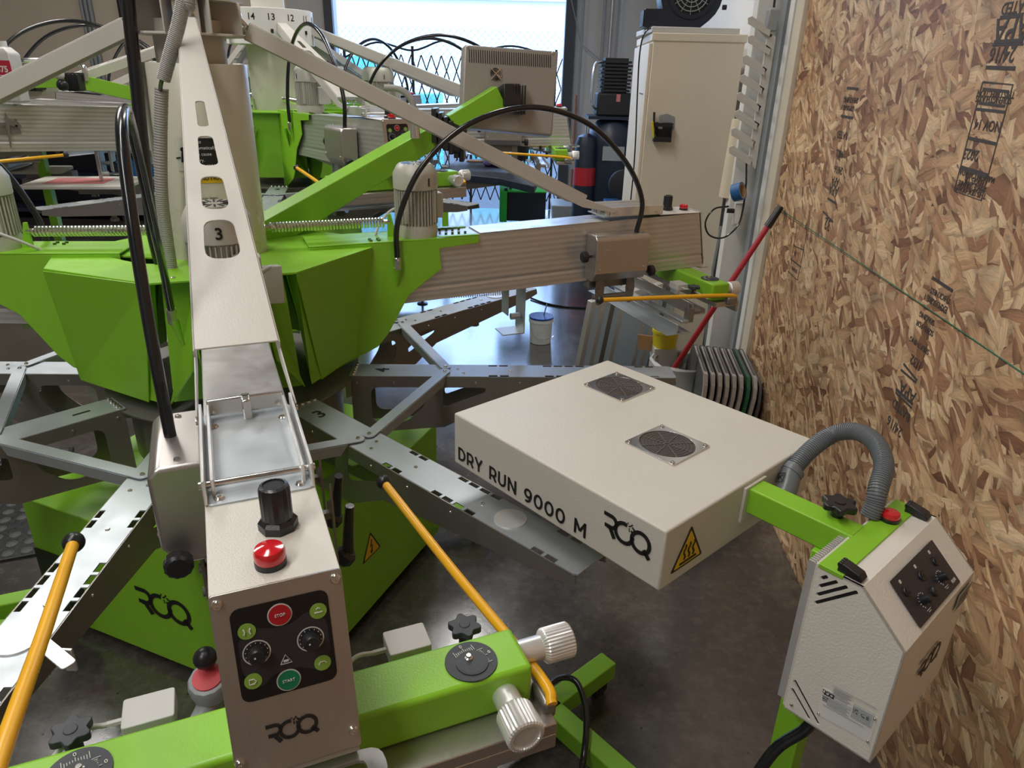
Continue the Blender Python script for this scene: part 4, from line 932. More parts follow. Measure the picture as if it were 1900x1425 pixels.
# emergency stop joystick with hose seen between bar and body
q = at(386, 1258, .86); 
t = thing('hose_valve', 'grey hose valve with red disc and black ball behind the keypad box', 'valve', (q.x, q.y, 0), R(HEADA))
vo = Vector((0, 0, .86))
part('valve_body', MB().lathe([(.028, -.03), (.031, -.028), (.031, -.006), (.028, 0), (.026, .001)], vo, (.25, -.1, 1), 24, .001), GREYP, t)
part('red_disc', MB().lathe([(.022, 0), (.022, .003), (.001, .004)], vo+Vector((0, 0, .001)), (.25, -.1, 1), 24), mat('soft_red', (.60, .06, .07), .5), t)
part('ball_knob', MB().sphere(vo+Vector((-.012, 0, .028)), .017, 18), BLK, t)
part('ribbed_hose', MB().tube([vo-Vector((0, 0, .02)), vo+Vector((.01, -.01, -.05)), vo+Vector((.05, -.05, -.08)), vo+Vector((.09, -.10, -.10)), vo+Vector((.10, -.18, -.2)), vo+Vector((.08, -.2, -.5))], .016, 14), GREYP, t)

# ================================================================ CONTROL MONITOR on its arm
p0 = aty(497, 402, 2.30); p1 = aty(800, 243, 2.74)
mn = thing('control_monitor', 'grey control screen seen from behind on a green arm', 'monitor', (p0.x, p0.y, 0)); O_ = Vector((p0.x, p0.y, 0))
d = p1-p0; a0, b0 = p0-O_, p1-O_
part('lower_arm', MB().beam(a0-Vector((0, 0, .045))-d*.08, b0-Vector((0, 0, .012)), .085, .095, h1=.075), G, mn, .003)
part('arm_pivot', MB().beam(aty(803, 240, 2.74)-O_, aty(855, 262, 2.78)-O_, .085, .10), BLK, mn, .012, seg=3)
gp_ = [aty(498, 412, 2.36)-O_, aty(608, 412, 2.52)-O_, aty(606, 366, 2.52)-O_, aty(498, 404, 2.36)-O_]; gn_ = Vector((-.02, .06, 0)); part('arm_gusset', MB().hexa(gp_, [g+gn_ for g in gp_]), G, mn, .003)
bl = MB()
for i in range(6): q_ = aty(808, 232, 2.72).lerp(aty(858, 268, 2.80), i/5)-O_; bl.cbox(q_, (.018, .10, .115))
part('rubber_boot', bl, BLK, mn, .003)
mc = [aty(862, 82, 2.85)-O_, aty(1037, 95, 2.97)-O_, aty(1025, 252, 2.90)-O_, aty(855, 236, 2.78)-O_]
bk = (mc[1]-mc[0]).cross(mc[3]-mc[0]).normalized(); bk = bk if bk.y > 0 else -bk
part('upper_arm', MB().beam(aty(838, 232, 2.76)-O_, aty(926, 178, 2.82)-O_, .062, .075), G, mn, .003)
w_ = (mc[1]-mc[0]); h_ = (mc[3]-mc[0])
ho = part('monitor_housing', MB().hexa(mc, [c+bk*.05 for c in mc]), mat('monitor_grey', (.36, .34, .32), .42, .25, .04, 40), mn, .008, seg=3)
fx, fy = w_.normalized(), -h_.normalized(); fy = (fy-fx*fy.dot(fx)).normalized(); fo = mc[0]
vt = MB(); Wd, Hd = w_.length, h_.length; fz = fx.cross(fy)
sgn = 1 if fz.dot(bk) < 0 else -1
for i in range(38): x = Wd*(.045+.86*i/37); vt.plate([(x-.0013, -.045*Hd-Hd*.165), (x+.0013, -.045*Hd-Hd*.165), (x+.0013, -.055*Hd), (x-.0013, -.055*Hd)], fo-bk*.0003, fx, fy, .0008)
part('vent_slots', vt, BLKM, ho)
cc = fo+fx*Wd*.315-fy*Hd*.33
fg = MB()
for r_ in (.006, .011, .016, .021): fg.tube([cc-bk*.003+(fx*math.cos(R(15*k))+fy*math.sin(R(15*k)))*r_ for k in range(25)], .0012, 5, 0)
for k in range(4): a = R(45+90*k); fg.beam(cc-bk*.003, cc-bk*.003+(fx*math.cos(a)+fy*math.sin(a))*.030, .003, .003, tuple(bk))
part('fan_grille', fg, CHR, ho); part('fan_opening', MB().plate([(p[0], p[1]) for p in circle(0, 0, .022, 24)], cc-bk*.0006, fx, fy, .0007), BLKM, ho)
jc = fo+fx*Wd*.42-fy*Hd*.62
part('mount_block', MB().beam(jc-bk*.075, jc+bk*.0, .065, .075), BLK, mn, .004)
bl = MB()
for i in range(5): bl.cbox(jc+fx*(.020+i*.010)-bk*.04-fy*.01, (.006, .07, .10))
part('rubber_boot', bl, BLK, mn, .002)
bt = MB()
for x, y in ((.03, .03), (.93, .03), (.03, .95), (.93, .95)): screw(bt, fo+fx*Wd*x-fy*Hd*y, -bk, .005, .003)
part('housing_screws', bt, CHR, ho)
lp_ = aty(770, 245, 2.62)-O_
lm = part('cable_bend', MB().tube([lp_, lp_+Vector((0, 0, .04)), lp_+Vector((-.008, 0, .10)), lp_+Vector((-.045, 0, .135)), lp_+Vector((-.10, 0, .14))], .011, 12), COND, mn)
part('bend_collar', MB().cyl(lp_-Vector((0, 0, .02)), lp_+Vector((0, 0, .03)), .017, n=16), CHR, lm)

# ================================================================ grey conduits above the body
rib_ = lambda i: .0150+(.0012 if i % 2 else 0)
tag(part('split_conduit', MB().tube([Vector((aty(345, -60, 1.80).x+.02, 1.80, 4.39)), Vector((aty(345, -60, 1.80).x+.02, 1.80, 2.6)), aty(345, -60, 1.80), aty(340, 0, 1.80), aty(330, 50, 1.80), aty(316, 100, 1.80), aty(303, 148, 1.80)], .014, 16, 30, rr=rib_), COND), 'grey corrugated conduit hanging from above, black cable leaving its end', 'conduit')
tag(part('split_conduit', MB().tube([aty(300, 163, 1.86), aty(298, 260, 1.86), aty(300, 360, 1.86), aty(308, 430, 1.87), aty(318, 500, 1.88)], .014, 16, 40, rr=rib_), COND), 'grey corrugated conduit running down into the opening of the green body', 'conduit')
tag(part('thin_cable', MB().tube([aty(303, 140, 1.80), aty(299, 155, 1.82), aty(297, 172, 1.86)], .005, 8), RUB), 'short black cable between the two grey conduits', 'cable')

# ================================================================ THE LARGER PRESS BEHIND
BX, BY, BS = -1.66, 5.25, 1.19
pb = copy_tree(press, skip=('base_cabinet', 'label', 'cable_gland_box', 'hub_flange', 'hub_shaft'))
pb.location = (BX, BY, 0); pb.scale = (BS,)*3; pb.rotation_euler = (0, 0, R(-80)); tag(pb, 'green press body with cream column in the background, below the numbered drum', 'press')
drum = MB(); n = 14
ring = lambda r_, z: [(r_*math.cos(2*math.pi*(i+.5)/n), r_*math.sin(2*math.pi*(i+.5)/n), z) for i in range(n)]
dr = part('numbered_drum', drum.loft([ring(.235, 1.525), ring(.235, 1.70)]), WHT, pb, .002)
for i in range(n):
    a = 2*math.pi*i/n-R(0); c, s = math.cos(a), math.sin(a); rr_ = .235*math.cos(math.pi/n)
    text(str((14-i-2) % 14+1), (rr_*c, rr_*s, 1.655), (-s, c, 0), Z, .045, INK, dr, 'number', .01)
    if i % 2 == 0: part('socket', MB().cbox((rr_*c, rr_*s, 1.59), (.014, .014, .018)), BLKM, dr)
dr.rotation_euler = (0, 0, R(10)); part('base_skirt', MB().loft([[(.5*math.cos(R(45*k)), .5*math.sin(R(45*k)), 0) for k in range(8)], [(.42*math.cos(R(45*k)), .42*math.sin(R(45*k)), .60) for k in range(8)]]), G, pb, .004)
BG = 'print heads of the press in the background'
lab = {-57: 'background print head aimed towards the camera, its slotted strut slanting down right',
       3: 'background print head pointing right behind the foreground control monitor', 34: 'background print head angled away towards the roller door', 70: 'background print head pointing away from us, its long strut against the bright doorway',
       -140: 'background print head pointing left, seen as a long ribbed beam under the adhesive container', -168: 'background print head pointing left, farther back than the long ribbed beam', 160: 'background print head at the left, pointing away towards the beige wall', 126: 'background print head angled away behind the cream column'}
def lower_strut(root):                               # on the larger press the struts meet the drum lower down
    for ch in root.children:
        if ch.name.split('.')[0] == 'strut':
            h_ = Vector((1.30, 0, 1.25)); th = R(-6.2)
            ch.matrix_local = Matrix.Translation(h_) @ Matrix.Rotation(th, 4, 'Y') @ Matrix.Translation(-h_)
for i, (ang, lb_) in enumerate(lab.items()):
    c = copy_tree(h1, skip=('clamp_pad',)); setang(c, ang, (BX, BY), .0, BS); tag(c, lb_, 'print head', BG); lower_strut(c)
cb_ = copy_tree(car); cb_.location = (BX, BY, 0); cb_.scale = (BS,)*3; cb_.rotation_euler = (0, 0, R(9)); tag(cb_, 'silver arm carousel under the background press', 'carousel')
# printing pallets lying on the background carousel
def pallet(px, py, z, ang, lb_, face, wd=.40, ln=.52, pr=None):
    q = at(px, py, z); t = thing('printing_pallet', lb_, 'pallet', q, R(ang), 'printing pallets on the background press')
    part('board', MB().plate(roundpoly([(-ln/2, -wd/2), (ln/2, -wd/2), (ln/2, wd/2), (-ln/2, wd/2)], .04), (0, 0, 0), X, Y, .02), face, t, .003)
    part('bracket', MB().box((-.03, -.06, -.05), (.25, .06, 0)), GALVD, t)
    if pr: part('printed_panel', MB().plate(rrect(-.20, -.12, .14, .12, .01), (0, 0, .0205), X, Y, .0006), REDPR, t)
    return t
p_ = pallet(160, 342, 1.0, 10, 'pale pallet with a faded red print in the left background', STRUTM, .42, .60, 1); p_.parent = None
pallet(62, 318, 1.0, 14, 'plain pale pallet at the left edge of the background', STRUTM, .30, .42)
pallet(700, 300, 1.0, -20, 'blue grey pallet beside the large green arm', GALVD, .36, .45)
# flash unit between the background heads
q = aty(38, 258, 4.6); t = thing('flash_dryer', 'white flash dryer in the left background lettered DRY RUN 1440', 'dryer', q, R(4))
part('heater_box', MB().box((-.55, 0, -.05), (.30, .5, .05)), WHT, t, .004); text('DRY RUN 1440', (-.03, -.001, 0), X, Z, .055, INK, t.children[0], bold=.01)
part('stand_post', MB().box((-.05, .2, -q.z+.06), (.0, .25, -.05)), G, t); part('floor_beam', MB().box((-.4, .19, -q.z), (.4, .26, -q.z+.06)), G, t, .003)
# spray can hanging at the left edge
q = aty(18, 140, 4.10); t = thing('spray_adhesive_can', 'red and white adhesive container at the left edge', 'container', q, R(-5), None, 1.32)
part('body', MB().loft([[(-.045, -.03, -.10), (.045, -.03, -.10), (.045, .03, -.10), (-.045, .03, -.10)], [(-.045, -.03, .08), (.045, -.03, .08), (.045, .03, .08), (-.045, .03, .08)], [(-.02, -.02, .105), (.02, -.02, .105), (.02, .02, .105), (-.02, .02, .105)]]), GREY3, t, .008)
lb_ = part('label', MB().plate(rrect(-.038, -.075, .038, .055, .004), (0, -.0305, 0), X, Z, .0005), mat('can_red', (.55, .03, .06), .4), t)
text('575', (0, -.0312, .022), X, Z, .032, PWHT, lb_, bold=.03)
ln = MB()
for i in range(6): ribbon(ln, [(-.028, -.0-.011*i), (.026-.008*(i % 2), -.011*i)], .003, (0, -.0312, 0), X, Z)
part('small_print', ln, PWHT, lb_); part('cap', MB().cyl((0, 0, .10), (0, 0, .125), .016), WHT, t)
t = thing('swing_boom', 'green arm with black rubber boots in the left background', 'arm', aty(36, 152, 4.2)); q = t.location.copy()
part('arm_beam', MB().beam(Vector((0, 0, 0)), aty(150, 152, 4.3)-q, .05, .06).beam(aty(148, 152, 4.3)-q, aty(262, 178, 4.6)-q, .05, .075), G, t, .002)
for x0, x1 in ((40, 74), (130, 152)):
    bl = MB()
    for i in range(7): bl.cbox(aty(x0+(x1-x0)*i/6, 152, 4.28)-q, (.010, .085, .095 if i % 2 else .08))
    part('rubber_boot', bl, BLK, t, .002)
part('bent_tube', MB().tube([aty(36, 150, 4.25)-q, aty(36, 118, 4.25)-q, aty(60, 112, 4.25)-q, aty(135, 116, 4.3)-q, aty(155, 125, 4.3)-q, aty(160, 150, 4.3)-q], .014, 12, 8), CHR, t); part('black_knob', MB().sphere(aty(116, 158, 4.15)-q, .03), BLK, t); part('pale_knob', MB().sphere(aty(110, 139, 4.15)-q, .025), GREY3, t)
tag(part('coiled_lead', MB().coil(aty(85, 247, 4.4), aty(140, 247, 4.45), .016, .004, 12), BLK), 'dark coiled lead under the ribbed beam in the left background', 'cable')

# low dark rack along the beige wall
rk = thing('storage_rack', 'low dark storage rack along the beige wall in the left background', 'rack', (-5.2, 8.5, 0))
for z in (.08, .45, .86): part('shelf', MB().box((-2.4, -.25, z), (2.2, .25, z+.04)), NAVY, rk, .002)
part('back_panel', MB().box((-2.4, .25, 0), (2.2, .27, .90)), NAVY, rk)
for x in (-2.38, -.9, .7, 2.16):
    for y in (-.24, .24): part('upright', MB().box((x-.02, y-.02, 0), (x+.02, y+.02, .92)), BLKM, rk)
for i, (x, z, w_, nm_) in enumerate(((-1.9, .90, .5, 'leftmost blue bin on top of the low dark rack'), (.05, .90, .42, 'middle blue bin on top of the low dark rack'), (1.5, .90, .36, 'rightmost blue bin on top of the low dark rack'), (.9, .49, .5, 'blue bin on the middle shelf of the low dark rack'))):
    b_ = thing('storage_bin', nm_, 'bin', (-5.2+x, 8.45, z), 0, 'blue bins on the low rack')
    part('tray', MB().loft([[(-w_/2, -.17, .0), (w_/2, -.17, .0), (w_/2, .17, .0), (-w_/2, .17, .0)], [(-w_/2-.02, -.2, .16), (w_/2+.02, -.2, .16), (w_/2+.02, .2, .16), (-w_/2-.02, .2, .16)]]), BLUE, b_, .006)
    part('rim', MB().box((-w_/2-.03, -.21, .155), (w_/2+.03, .21, .175)), BLUE, b_, .003)

# ================================================================ THINGS BY THE ROLLER DOOR
ZT = 1.06
tq = [at(*p, ZT) for p in ((806, 318), (925, 330), (992, 346), (1004, 318), (940, 292), (852, 296))]
t = thing('large_dark_pallet', 'wide black pallet with a purple rag on it, in front of the roller door', 'pallet', tq[1])
part('pallet_board', MB().plate(roundpoly([(p.x-tq[1].x, p.y-tq[1].y) for p in tq], .03), (0, 0, -.045), X, Y, .045), NAVY, t, .004)
ctr = sum(tq, Vector())/6-tq[1]
part('pallet_bracket', MB().box((ctr.x-.10, ctr.y-.05, -.10), (ctr.x+.10, ctr.y+.25, -.045)).beam((ctr.x, ctr.y, -.08), (BX-tq[1].x+.5, BY-tq[1].y, -.09), .08, .03), GALVD, t)
rg = MB(); random.seed(5)
for i in range(16): x, y = random.uniform(-.07, .07), random.uniform(-.05, .05); rg.sphere((x, y, .02), random.uniform(.02, .035), 8, .7)
o = tag(part('purple_rag', rg, PURP), 'crumpled purple rag on the wide black pallet', 'cloth'); o.location = at(922, 308, ZT)
rg = MB(); rg.plate(roundpoly([(-.09, -.02), (.08, -.04), (.10, .02), (-.05, .05)], .02), (0, 0, 0), X, Y, .012)
o = tag(part('glove', rg, CARD), 'tan glove lying on the wide black pallet, left of the rag', 'glove'); o.location = at(880, 300, ZT); o.scale = (.7,)*3
q = at(967, 298, ZT)
o = tag(part('black_bin', MB().lathe([(.085, 0), (.105, .26), (.110, .26), (.110, .275), (.10, .275), (.082, .006), (.001, .006)], (0, 0, 0), Z, 28), BLKM), 'black round tub standing on the wide black pallet', 'tub'); o.location = q; o.scale = (.62,)*3
t = thing('dryer_control_box', 'bright green and black control box on a stand by the roller door', 'control box', aty(968, 402, 6.3)-Vector((0, 0, .385)), R(2), None, .80)
c0 = aty(962, 400, 6.3); O2 = Vector((.05, 6.6, 0))
part('black_case', MB().box((-.17, -.30, .49), (.235, -.02, .80)), NAVY, t, .008)
gp = MB().loft([[(x, -.32, .48), (x, .0, .48), (x, .0, .88), (x, -.12, .88), (x, -.32, .79)] for x in (-.245, -.17)]).loft([[(x, -.32, .785), (x, .0, .785), (x, .0, .885), (x, -.12, .885), (x, -.32, .80)] for x in (-.17, .24)])
part('green_cover', gp, BRTG, t, .006)
part('switches', MB().box((-.20, -.31, .80), (-.17, -.29, .825)).box((-.15, -.29, .82), (-.12, -.27, .84)), BLKM, t); part('label', MB().box((.0, -.24, .838), (.09, -.2, .862)), CARD, t)
part('post', MB().box((-.03, -.20, -.20), (.03, -.14, .48)), BLKM, t); zf = -t.location.z/.8; part('foot', MB().box((-.3, -.2, zf), (.3, -.14, zf+.05)).box((-.03, -.2, zf), (.03, -.14, -.19)), BLKM, t)
t = thing('green_floor_stand', 'green wheeled stand on the floor left of the bright green control box', 'stand', (-.72, 7.3, 0))
part('post', MB().box((-.03, -.03, .1), (.03, .03, .75)), G, t); part('cross_beam', MB().box((-.7, -.03, .08), (.45, .03, .13)), G, t); part('cross_beam', MB().box((-.03, -.7, .08), (.03, .5, .13)), G, t)
for x, y in ((.42, 0), (0, -.66), (-.66, 0)): caster(t, x, y-.02, .08)
t = thing('plastic_crate', 'grey storage box on the floor beside the control box', 'box', (.62, 8.2, 0)); part('box', MB().loft([[(-.2, -.2, 0), (.2, -.2, 0), (.2, .2, 0), (-.2, .2, 0)], [(-.24, -.24, .36), (.24, -.24, .36), (.24, .24, .36), (-.24, .24, .36)]]), GREYP, t, .01)
# air compressor in the corner
t = thing('air_compressor', 'black upright air compressor in the back corner', 'compressor', (.98, 7.9, 0))
part('tank', MB().lathe([(.10, .18), (.20, .22), (.255, .32), (.265, .45), (.265, 1.05), (.25, 1.15), (.17, 1.25), (.05, 1.28)], (0, 0, 0), Z, 36), NAVY, t)
for k in range(3): a = R(30+120*k); part('leg', MB().box((.2*math.cos(a)-.02, .2*math.sin(a)-.02, 0), (.2*math.cos(a)+.02, .2*math.sin(a)+.02, .35)), NAVY, t)
part('top_plate', MB().box((-.28, -.2, 1.27), (.30, .2, 1.30)), NAVY, t)
part('pump_body', MB().box((-.20, -.16, 1.30), (.16, .14, 1.52)), BLKM, t, .02)
cy_ = MB()
for i in range(9): cy_.box((-.17-.01*(i % 2), -.15, 1.53+i*.033), (.12+.01*(i % 2), .12, 1.55+i*.033))
cy_.box((-.14, -.12, 1.52), (.09, .10, 1.84)); part('cooling_fins', cy_, BLKM, t, .002)
part('pump_label', MB().box((-.01, -.165, 1.44), (.03, -.161, 1.51)), REDPR, t)
part('belt_guard', MB().box((.17, -.18, 1.28), (.33, .12, 1.78)), NAVY, t, .01)
part('discharge_pipe', MB().tube([(-.15, -.10, 1.80), (-.24, -.14, 1.78), (-.26, -.16, 1.6), (-.25, -.14, 1.42), (-.20, -.1, 1.36)], .012, 10), CHR, t)
part('rating_label', MB().plate(rrect(-.12, .88, .10, 1.02, .005), (0, -.267, 0), X, Z, .002), GREYP, t)
t = thing('gas_cylinder', 'dark upright tank with a red band in front of the compressor', 'tank', (.70, 7.75, 0))
part('body', MB().lathe([(.10, 0), (.115, .02), (.115, 1.02), (.09, 1.10), (.03, 1.13)], (0, 0, 0), Z, 28), NAVY, t); part('red_label', MB().lathe([(.1165, .62), (.1165, .80)], (0, 0, 0), Z, 28), REDP, t)
part('valve', MB().cyl((0, 0, 1.12), (0, 0, 1.2), .02), CHR, t)
t = thing('blue_tool_box', 'blue metal case in front of the compressor', 'case', (1.02, 7.1, 0)); part('case', MB().box((-.16, -.18, 0), (.20, .18, .56)), BLUE, t, .01); part('dark_panel', MB().box((.02, -.184, .34), (.14, -.179, .44)), NAVY, t)
part('hand_wheel', MB().lathe([(.10, -.04), (.14, -.03), (.14, .03), (.10, .04)], (0, 0, .72), Y, 24), BLKM, t)
for i, (px, r_, mt_) in enumerate(((1082, .012, GREYP), (1122, .016, GREYP), (1136, .016, CHR), (1148, .010, GREYP))):
    q = aty(px, 20, 9.45); tag(part('wall_conduit', MB().cyl((q.x, 9.5, 1.6 if i else .2), (q.x, 9.5, 4.39), r_, n=12), mt_), ('thin grey wall conduit left of the compressor pipes', 'leftmost thick conduit rising above the compressor', 'shiny pipe rising above the compressor', 'thin conduit beside the shiny compressor pipe')[i], 'pipe')
q = aty(1068, 200, 9.3); tag(part('copper_pipe', MB().cyl((q.x, 9.3, .02), (q.x, 9.3, 1.45), .016, n=12), COPP), 'reddish upright pipe beside the roller door', 'pipe')
tag(part('wall_wire', MB().tube([aty(1060, 0, 9.5), aty(1078, 80, 9.5), aty(1082, 84, 9.5), aty(1120, 118, 9.45)], .006, 6), GREYP), 'thin wire drooping across the back wall', 'cable')
for i, px in enumerate((150, 158, 166)):
    q = aty(px, 20, 9.5); tag(part('wall_conduit', MB().cyl((q.x, 9.53, .4), (q.x, 9.53, 4.39), .022, n=12), GREYP), ('left of three grey conduits on the beige wall', 'middle of three grey conduits on the beige wall', 'right of three grey conduits on the beige wall')[i], 'pipe')
q = aty(222, 20, 9.5); tag(part('black_wall_pipe', MB().cyl((q.x, 9.53, .4), (q.x, 9.53, 4.39), .03, n=12), BLK), 'black pipe on the beige wall behind the foreground column', 'pipe')

# ================================================================ METAL CABINET AND WHAT STANDS ROUND IT
CA = R(-3.6); cb0 = Vector((.665, 4.0, 0))
cab = thing('metal_cabinet', 'tall almond metal cabinet against the white wall', 'cabinet', cb0, CA)
part('body', MB().box((0, 0, 0), (.455, .90, 1.87)), CABM, cab, .004)
part('lid', MB().box((-.008, -.008, 1.855), (.463, .905, 1.893)), CABM, cab, .004)
part('door', MB().box((-.018, .01, .05), (-.001, .447, 1.845)), CABM, cab, .003); part('door', MB().box((-.018, .453, .05), (-.001, .89, 1.845)), CABM, cab, .003)
part('door_mark', MB().box((-.0195, .10, 1.60), (-.0185, .30, 1.606)), INK, cab)
def cw(px, py, y=4.0): return aty(px, py, y)
q = cw(1228, 245, 3.985); t = thing('magnetic_pen_cup', 'small black mesh pen holder stuck on the cabinet side', 'pen holder', q, CA)
part('mesh_cup', MB().plate(rrect(-.045, -.045, .045, .045, .004), (0, 0, 0), X, Z, .002).box((-.045, -.06, -.045), (.045, 0, -.042)).box((-.045, -.06, -.045), (-.042, 0, .045)).box((.042, -.06, -.045), (.045, 0, .045)).box((-.045, -.062, .030), (.045, -.058, .045)).box((-.045, -.062, -.045), (.045, -.058, -.02)), BLKM, t)
part('wire_rim', MB().tube([(-.047, -.06, .045), (.047, -.06, .045), (.047, 0, .045), (-.047, 0, .045), (-.047, -.06, .045)], .003, 6, 0), BLK, t)
tag(part('marker_pen', MB().cyl(cw(1213, 245, 3.95), cw(1214, 208, 3.95), .006, n=10), BLK), 'black marker standing in the mesh holder', 'pen')
tag(part('yellow_marker', MB().cyl(cw(1214, 256, 3.94), cw(1210, 226, 3.94), .007, n=10), YPL), 'yellow marker standing in the mesh holder', 'pen')
tag(part('paper_note', MB().plate(roundpoly([(-.04, -.03), (.045, -.035), (.042, .03), (.0, .045), (-.04, .035)], .006), cw(1236, 228, 3.985), X, Z, .002), GREYP), 'grey paper tag behind the mesh holder', 'note')
q = aty(1290, 52, 4.12); t = thing('cabinet_top_board', 'thin pale board lying on top of the cabinet', 'board', (q.x, q.y, 1.893), CA+R(3))
part('board', MB().box((-.24, -.12, 0), (.20, .45, .028)), GREY3, t, .004)
q = aty(1268, 20, 4.15); bw = thing('blower_fan', 'dark carpet blower on top of the cabinet', 'blower', (q.x-.01, q.y, 1.921), CA)
prof = [(-.19, 0), (-.19, .085), (-.10, .085)]+[(.035+.155*math.cos(R(t_)), .155+.155*math.sin(R(t_))) for t_ in range(205, -60, -15)]+[(.09, 0)]
part('housing', MB().plate(prof, (0, .13, 0), X, Z, .20), NAVY, bw, .012, seg=3)
part('outlet', MB().box((-.197, -.065, .005), (-.188, .125, .08)), BLKM, bw)
part('intake_ring', MB().lathe([(.115, 0), (.115, .012), (.095, .014), (.095, 0)], (.035, -.07, .155), -Y, 36), NAVY, bw)
gr = MB()
for r_ in (.02, .04, .06, .08): gr.tube([(.035+r_*math.cos(R(15*k)), -.082, .155+r_*math.sin(R(15*k))) for k in range(25)], .0025, 5, 0)
for k in range(12): a = R(30*k); gr.beam((.035, -.080, .155), (.035+.1*math.cos(a), -.080, .155+.1*math.sin(a)), .003, .003, (0, 1, 0))
part('intake_grille', gr, GREYP, bw); part('intake_dark', MB().cyl((.035, -.0705, .155), (.035, -.072, .155), .094, n=32), BLKM, bw); part('knob', MB().cyl((.20, -.03, .10), (.22, -.03, .10), .012), BLK, bw)
tag(part('blower_lead', MB().tube([aty(1215, 48, 4.05), aty(1196, 62, 4.02), aty(1187, 100, 4.05), aty(1183, 170, 4.10), aty(1177, 300, 4.12), aty(1165, 420, 4.15), aty(1150, 560, 4.2)], .004, 8), RUB), 'thin black lead hanging down the cabinet doors', 'cable')
# toothed rack on the steel post
YR = 3.42; Tm = MB()
def T2(px, py, y=YR): q = aty(px, py, y); return q
rk_ = thing('squeegee_rack', 'grey metal rack with fork-like arms fixed to the steel post', 'rack', T2(1420, 180)); RO = T2(1420, 180)
pts = []
sp1, sp2 = (1438, 68), (1402, 312)
teeth = [((1388, 40), 92), ((1388, 75), 126), ((1378, 112), 160), ((1373, 148), 194), ((1367, 181), 230), ((1364, 214), 262), ((1357, 247), 292), ((1353, 280), 0)]
poly = [(1441, 62), (1428, 62)]
tb = MB(); ey_ = Vector((0, 1, 0))
def quad(P, y0=YR, th=.012):
    F = [aty(x, y, y0)-RO for x, y in P]; tb.hexa(F, [f+ey_*th for f in F])
quad([(1425, 60), (1440, 68), (1402, 314), (1388, 304)])
quad([(1388, 36), (1395, 34), (1436, 66), (1424, 72)]); 
for (x, y), _ in teeth:
    quad([(x, y-7), (x+8, y-10), (x+46, y+16), (x+40, y+28)], YR, .012)
    quad([(x, y-7), (x, y+4), (x+40, y+28), (x+42, y+16)], YR-.02, .004)
part('rack_plate', tb, GREY3, rk_, .001)
tag(part('power_adapter', MB().cbox(aty(1432, 38, 3.43), (.045, .05, .085)), GREYP, None, .006), 'grey power adapter above the toothed rack', 'adapter')
tag(part('adapter_lead', MB().tube([aty(1436, 14, 3.42), aty(1441, -30, 3.42), aty(1446, -90, 3.42)], .005, 8), RUB), 'black lead rising from the grey adapter', 'cable')
tag(part('paper_roll', MB().cyl(aty(1378, 222, 3.60), aty(1352, 366, 3.60), .048, n=28), mat('kraft_cream', (.74, .64, .48), .7)), 'upright cream paper roll behind the toothed rack', 'roll')
q = aty(1370, 356, 3.38); t = thing('blue_tape_roll', 'blue masking tape roll hanging under the paper roll', 'tape', q)
ta = Vector((.75, -.6, .35)).normalized()
part('tape', MB().lathe([(.034, -.022), (.040, -.022), (.040, .022), (.034, .022), (.034, -.022)], (0, 0, 0), ta, 30), BLUE, t); part('core', MB().lathe([(.031, -.0221), (.034, -.0221), (.034, .0221), (.031, .0221), (.031, -.0221)], (0, 0, 0), ta, 30), CARD, t)
q = aty(1370, 396, 3.42); t = thing('socket_box', 'white socket box with cables below the blue tape', 'socket', q, R(-8))
part('box', MB().box((-.022, -.02, -.055), (.022, .02, .05)), GREY3, t, .003); part('cover', MB().box((-.015, -.024, -.045), (.015, -.02, .04)), WHT, t, .001); part('plug', MB().cyl((-.022, -.01, .012), (-.055, -.01, .012), .011, n=12), BLK, t)
tag(part('looped_cable', MB().tube([aty(1352, 383, 3.40), aty(1325, 388, 3.38), aty(1309, 412, 3.37), aty(1316, 436, 3.37), aty(1342, 441, 3.37), aty(1368, 420, 3.38), aty(1378, 390, 3.39), aty(1384, 345, 3.40), aty(1385, 300, 3.42)], .0042, 10), RUB), 'thin black cable making a loop below the socket box', 'cable')
tag(part('wall_strip', MB().beam(aty(1338, 420, 3.72), aty(1322, 500, 3.72), .012, .012).beam(aty(1322, 500, 3.72), aty(1308, 640, 3.72), .010, .010), GREYP), 'thin grey upright strip behind the looped cable', 'strip')
t = thing('extension_pole', 'red extension pole with black grip leaning on the strand board', 'pole', aty(1245, 692, 3.02)); q = t.location.copy(); e = aty(1449, 383, 3.08)-q
part('red_tube', MB().cyl(-e*.25, e*.90, .0125, n=14), REDP, t); part('black_grip', MB().cyl(e*.885, e*1.0, .0175, .014, n=14), BLK, t)
# bin with liner
q = at(1262, 678, .45); t = thing('waste_bin', 'grey bin with a translucent liner beside the leaning boards', 'bin', (q.x, q.y, 0), R(10))
part('bin_body', MB().lathe([(.10, 0), (.125, .46), (.132, .47), (.120, .47), (.098, .01), (.001, .01)], (0, 0, 0), Z, 28), GREYP, t)
ln = []; random.seed(9)
for h_, r_ in ((.30, .130), (.38, .137), (.44, .140), (.475, .143), (.482, .134), (.46, .122), (.30, .105), (.2, .10)): ln.append([((r_+random.uniform(-.005, .005))*math.cos(2*math.pi*i/24), (r_+random.uniform(-.005, .005))*math.sin(2*math.pi*i/24), h_+random.uniform(-.006, .006)) for i in range(24)])
part('liner', MB().loft(ln, cap=False), LINER, t)
q = at(1243, 640, .58); o = tag(part('yellow_tub', MB().lathe([(.055, 0), (.062, .07), (.066, .07), (.066, .085), (.060, .085), (.052, .01), (.001, .01)], (0, 0, 0), Z, 26), YPL), 'yellow open tub between the bin and the cabinet', 'tub'); o.location = (q.x, q.y+.10, 0); o.scale = (1, 1, 1)
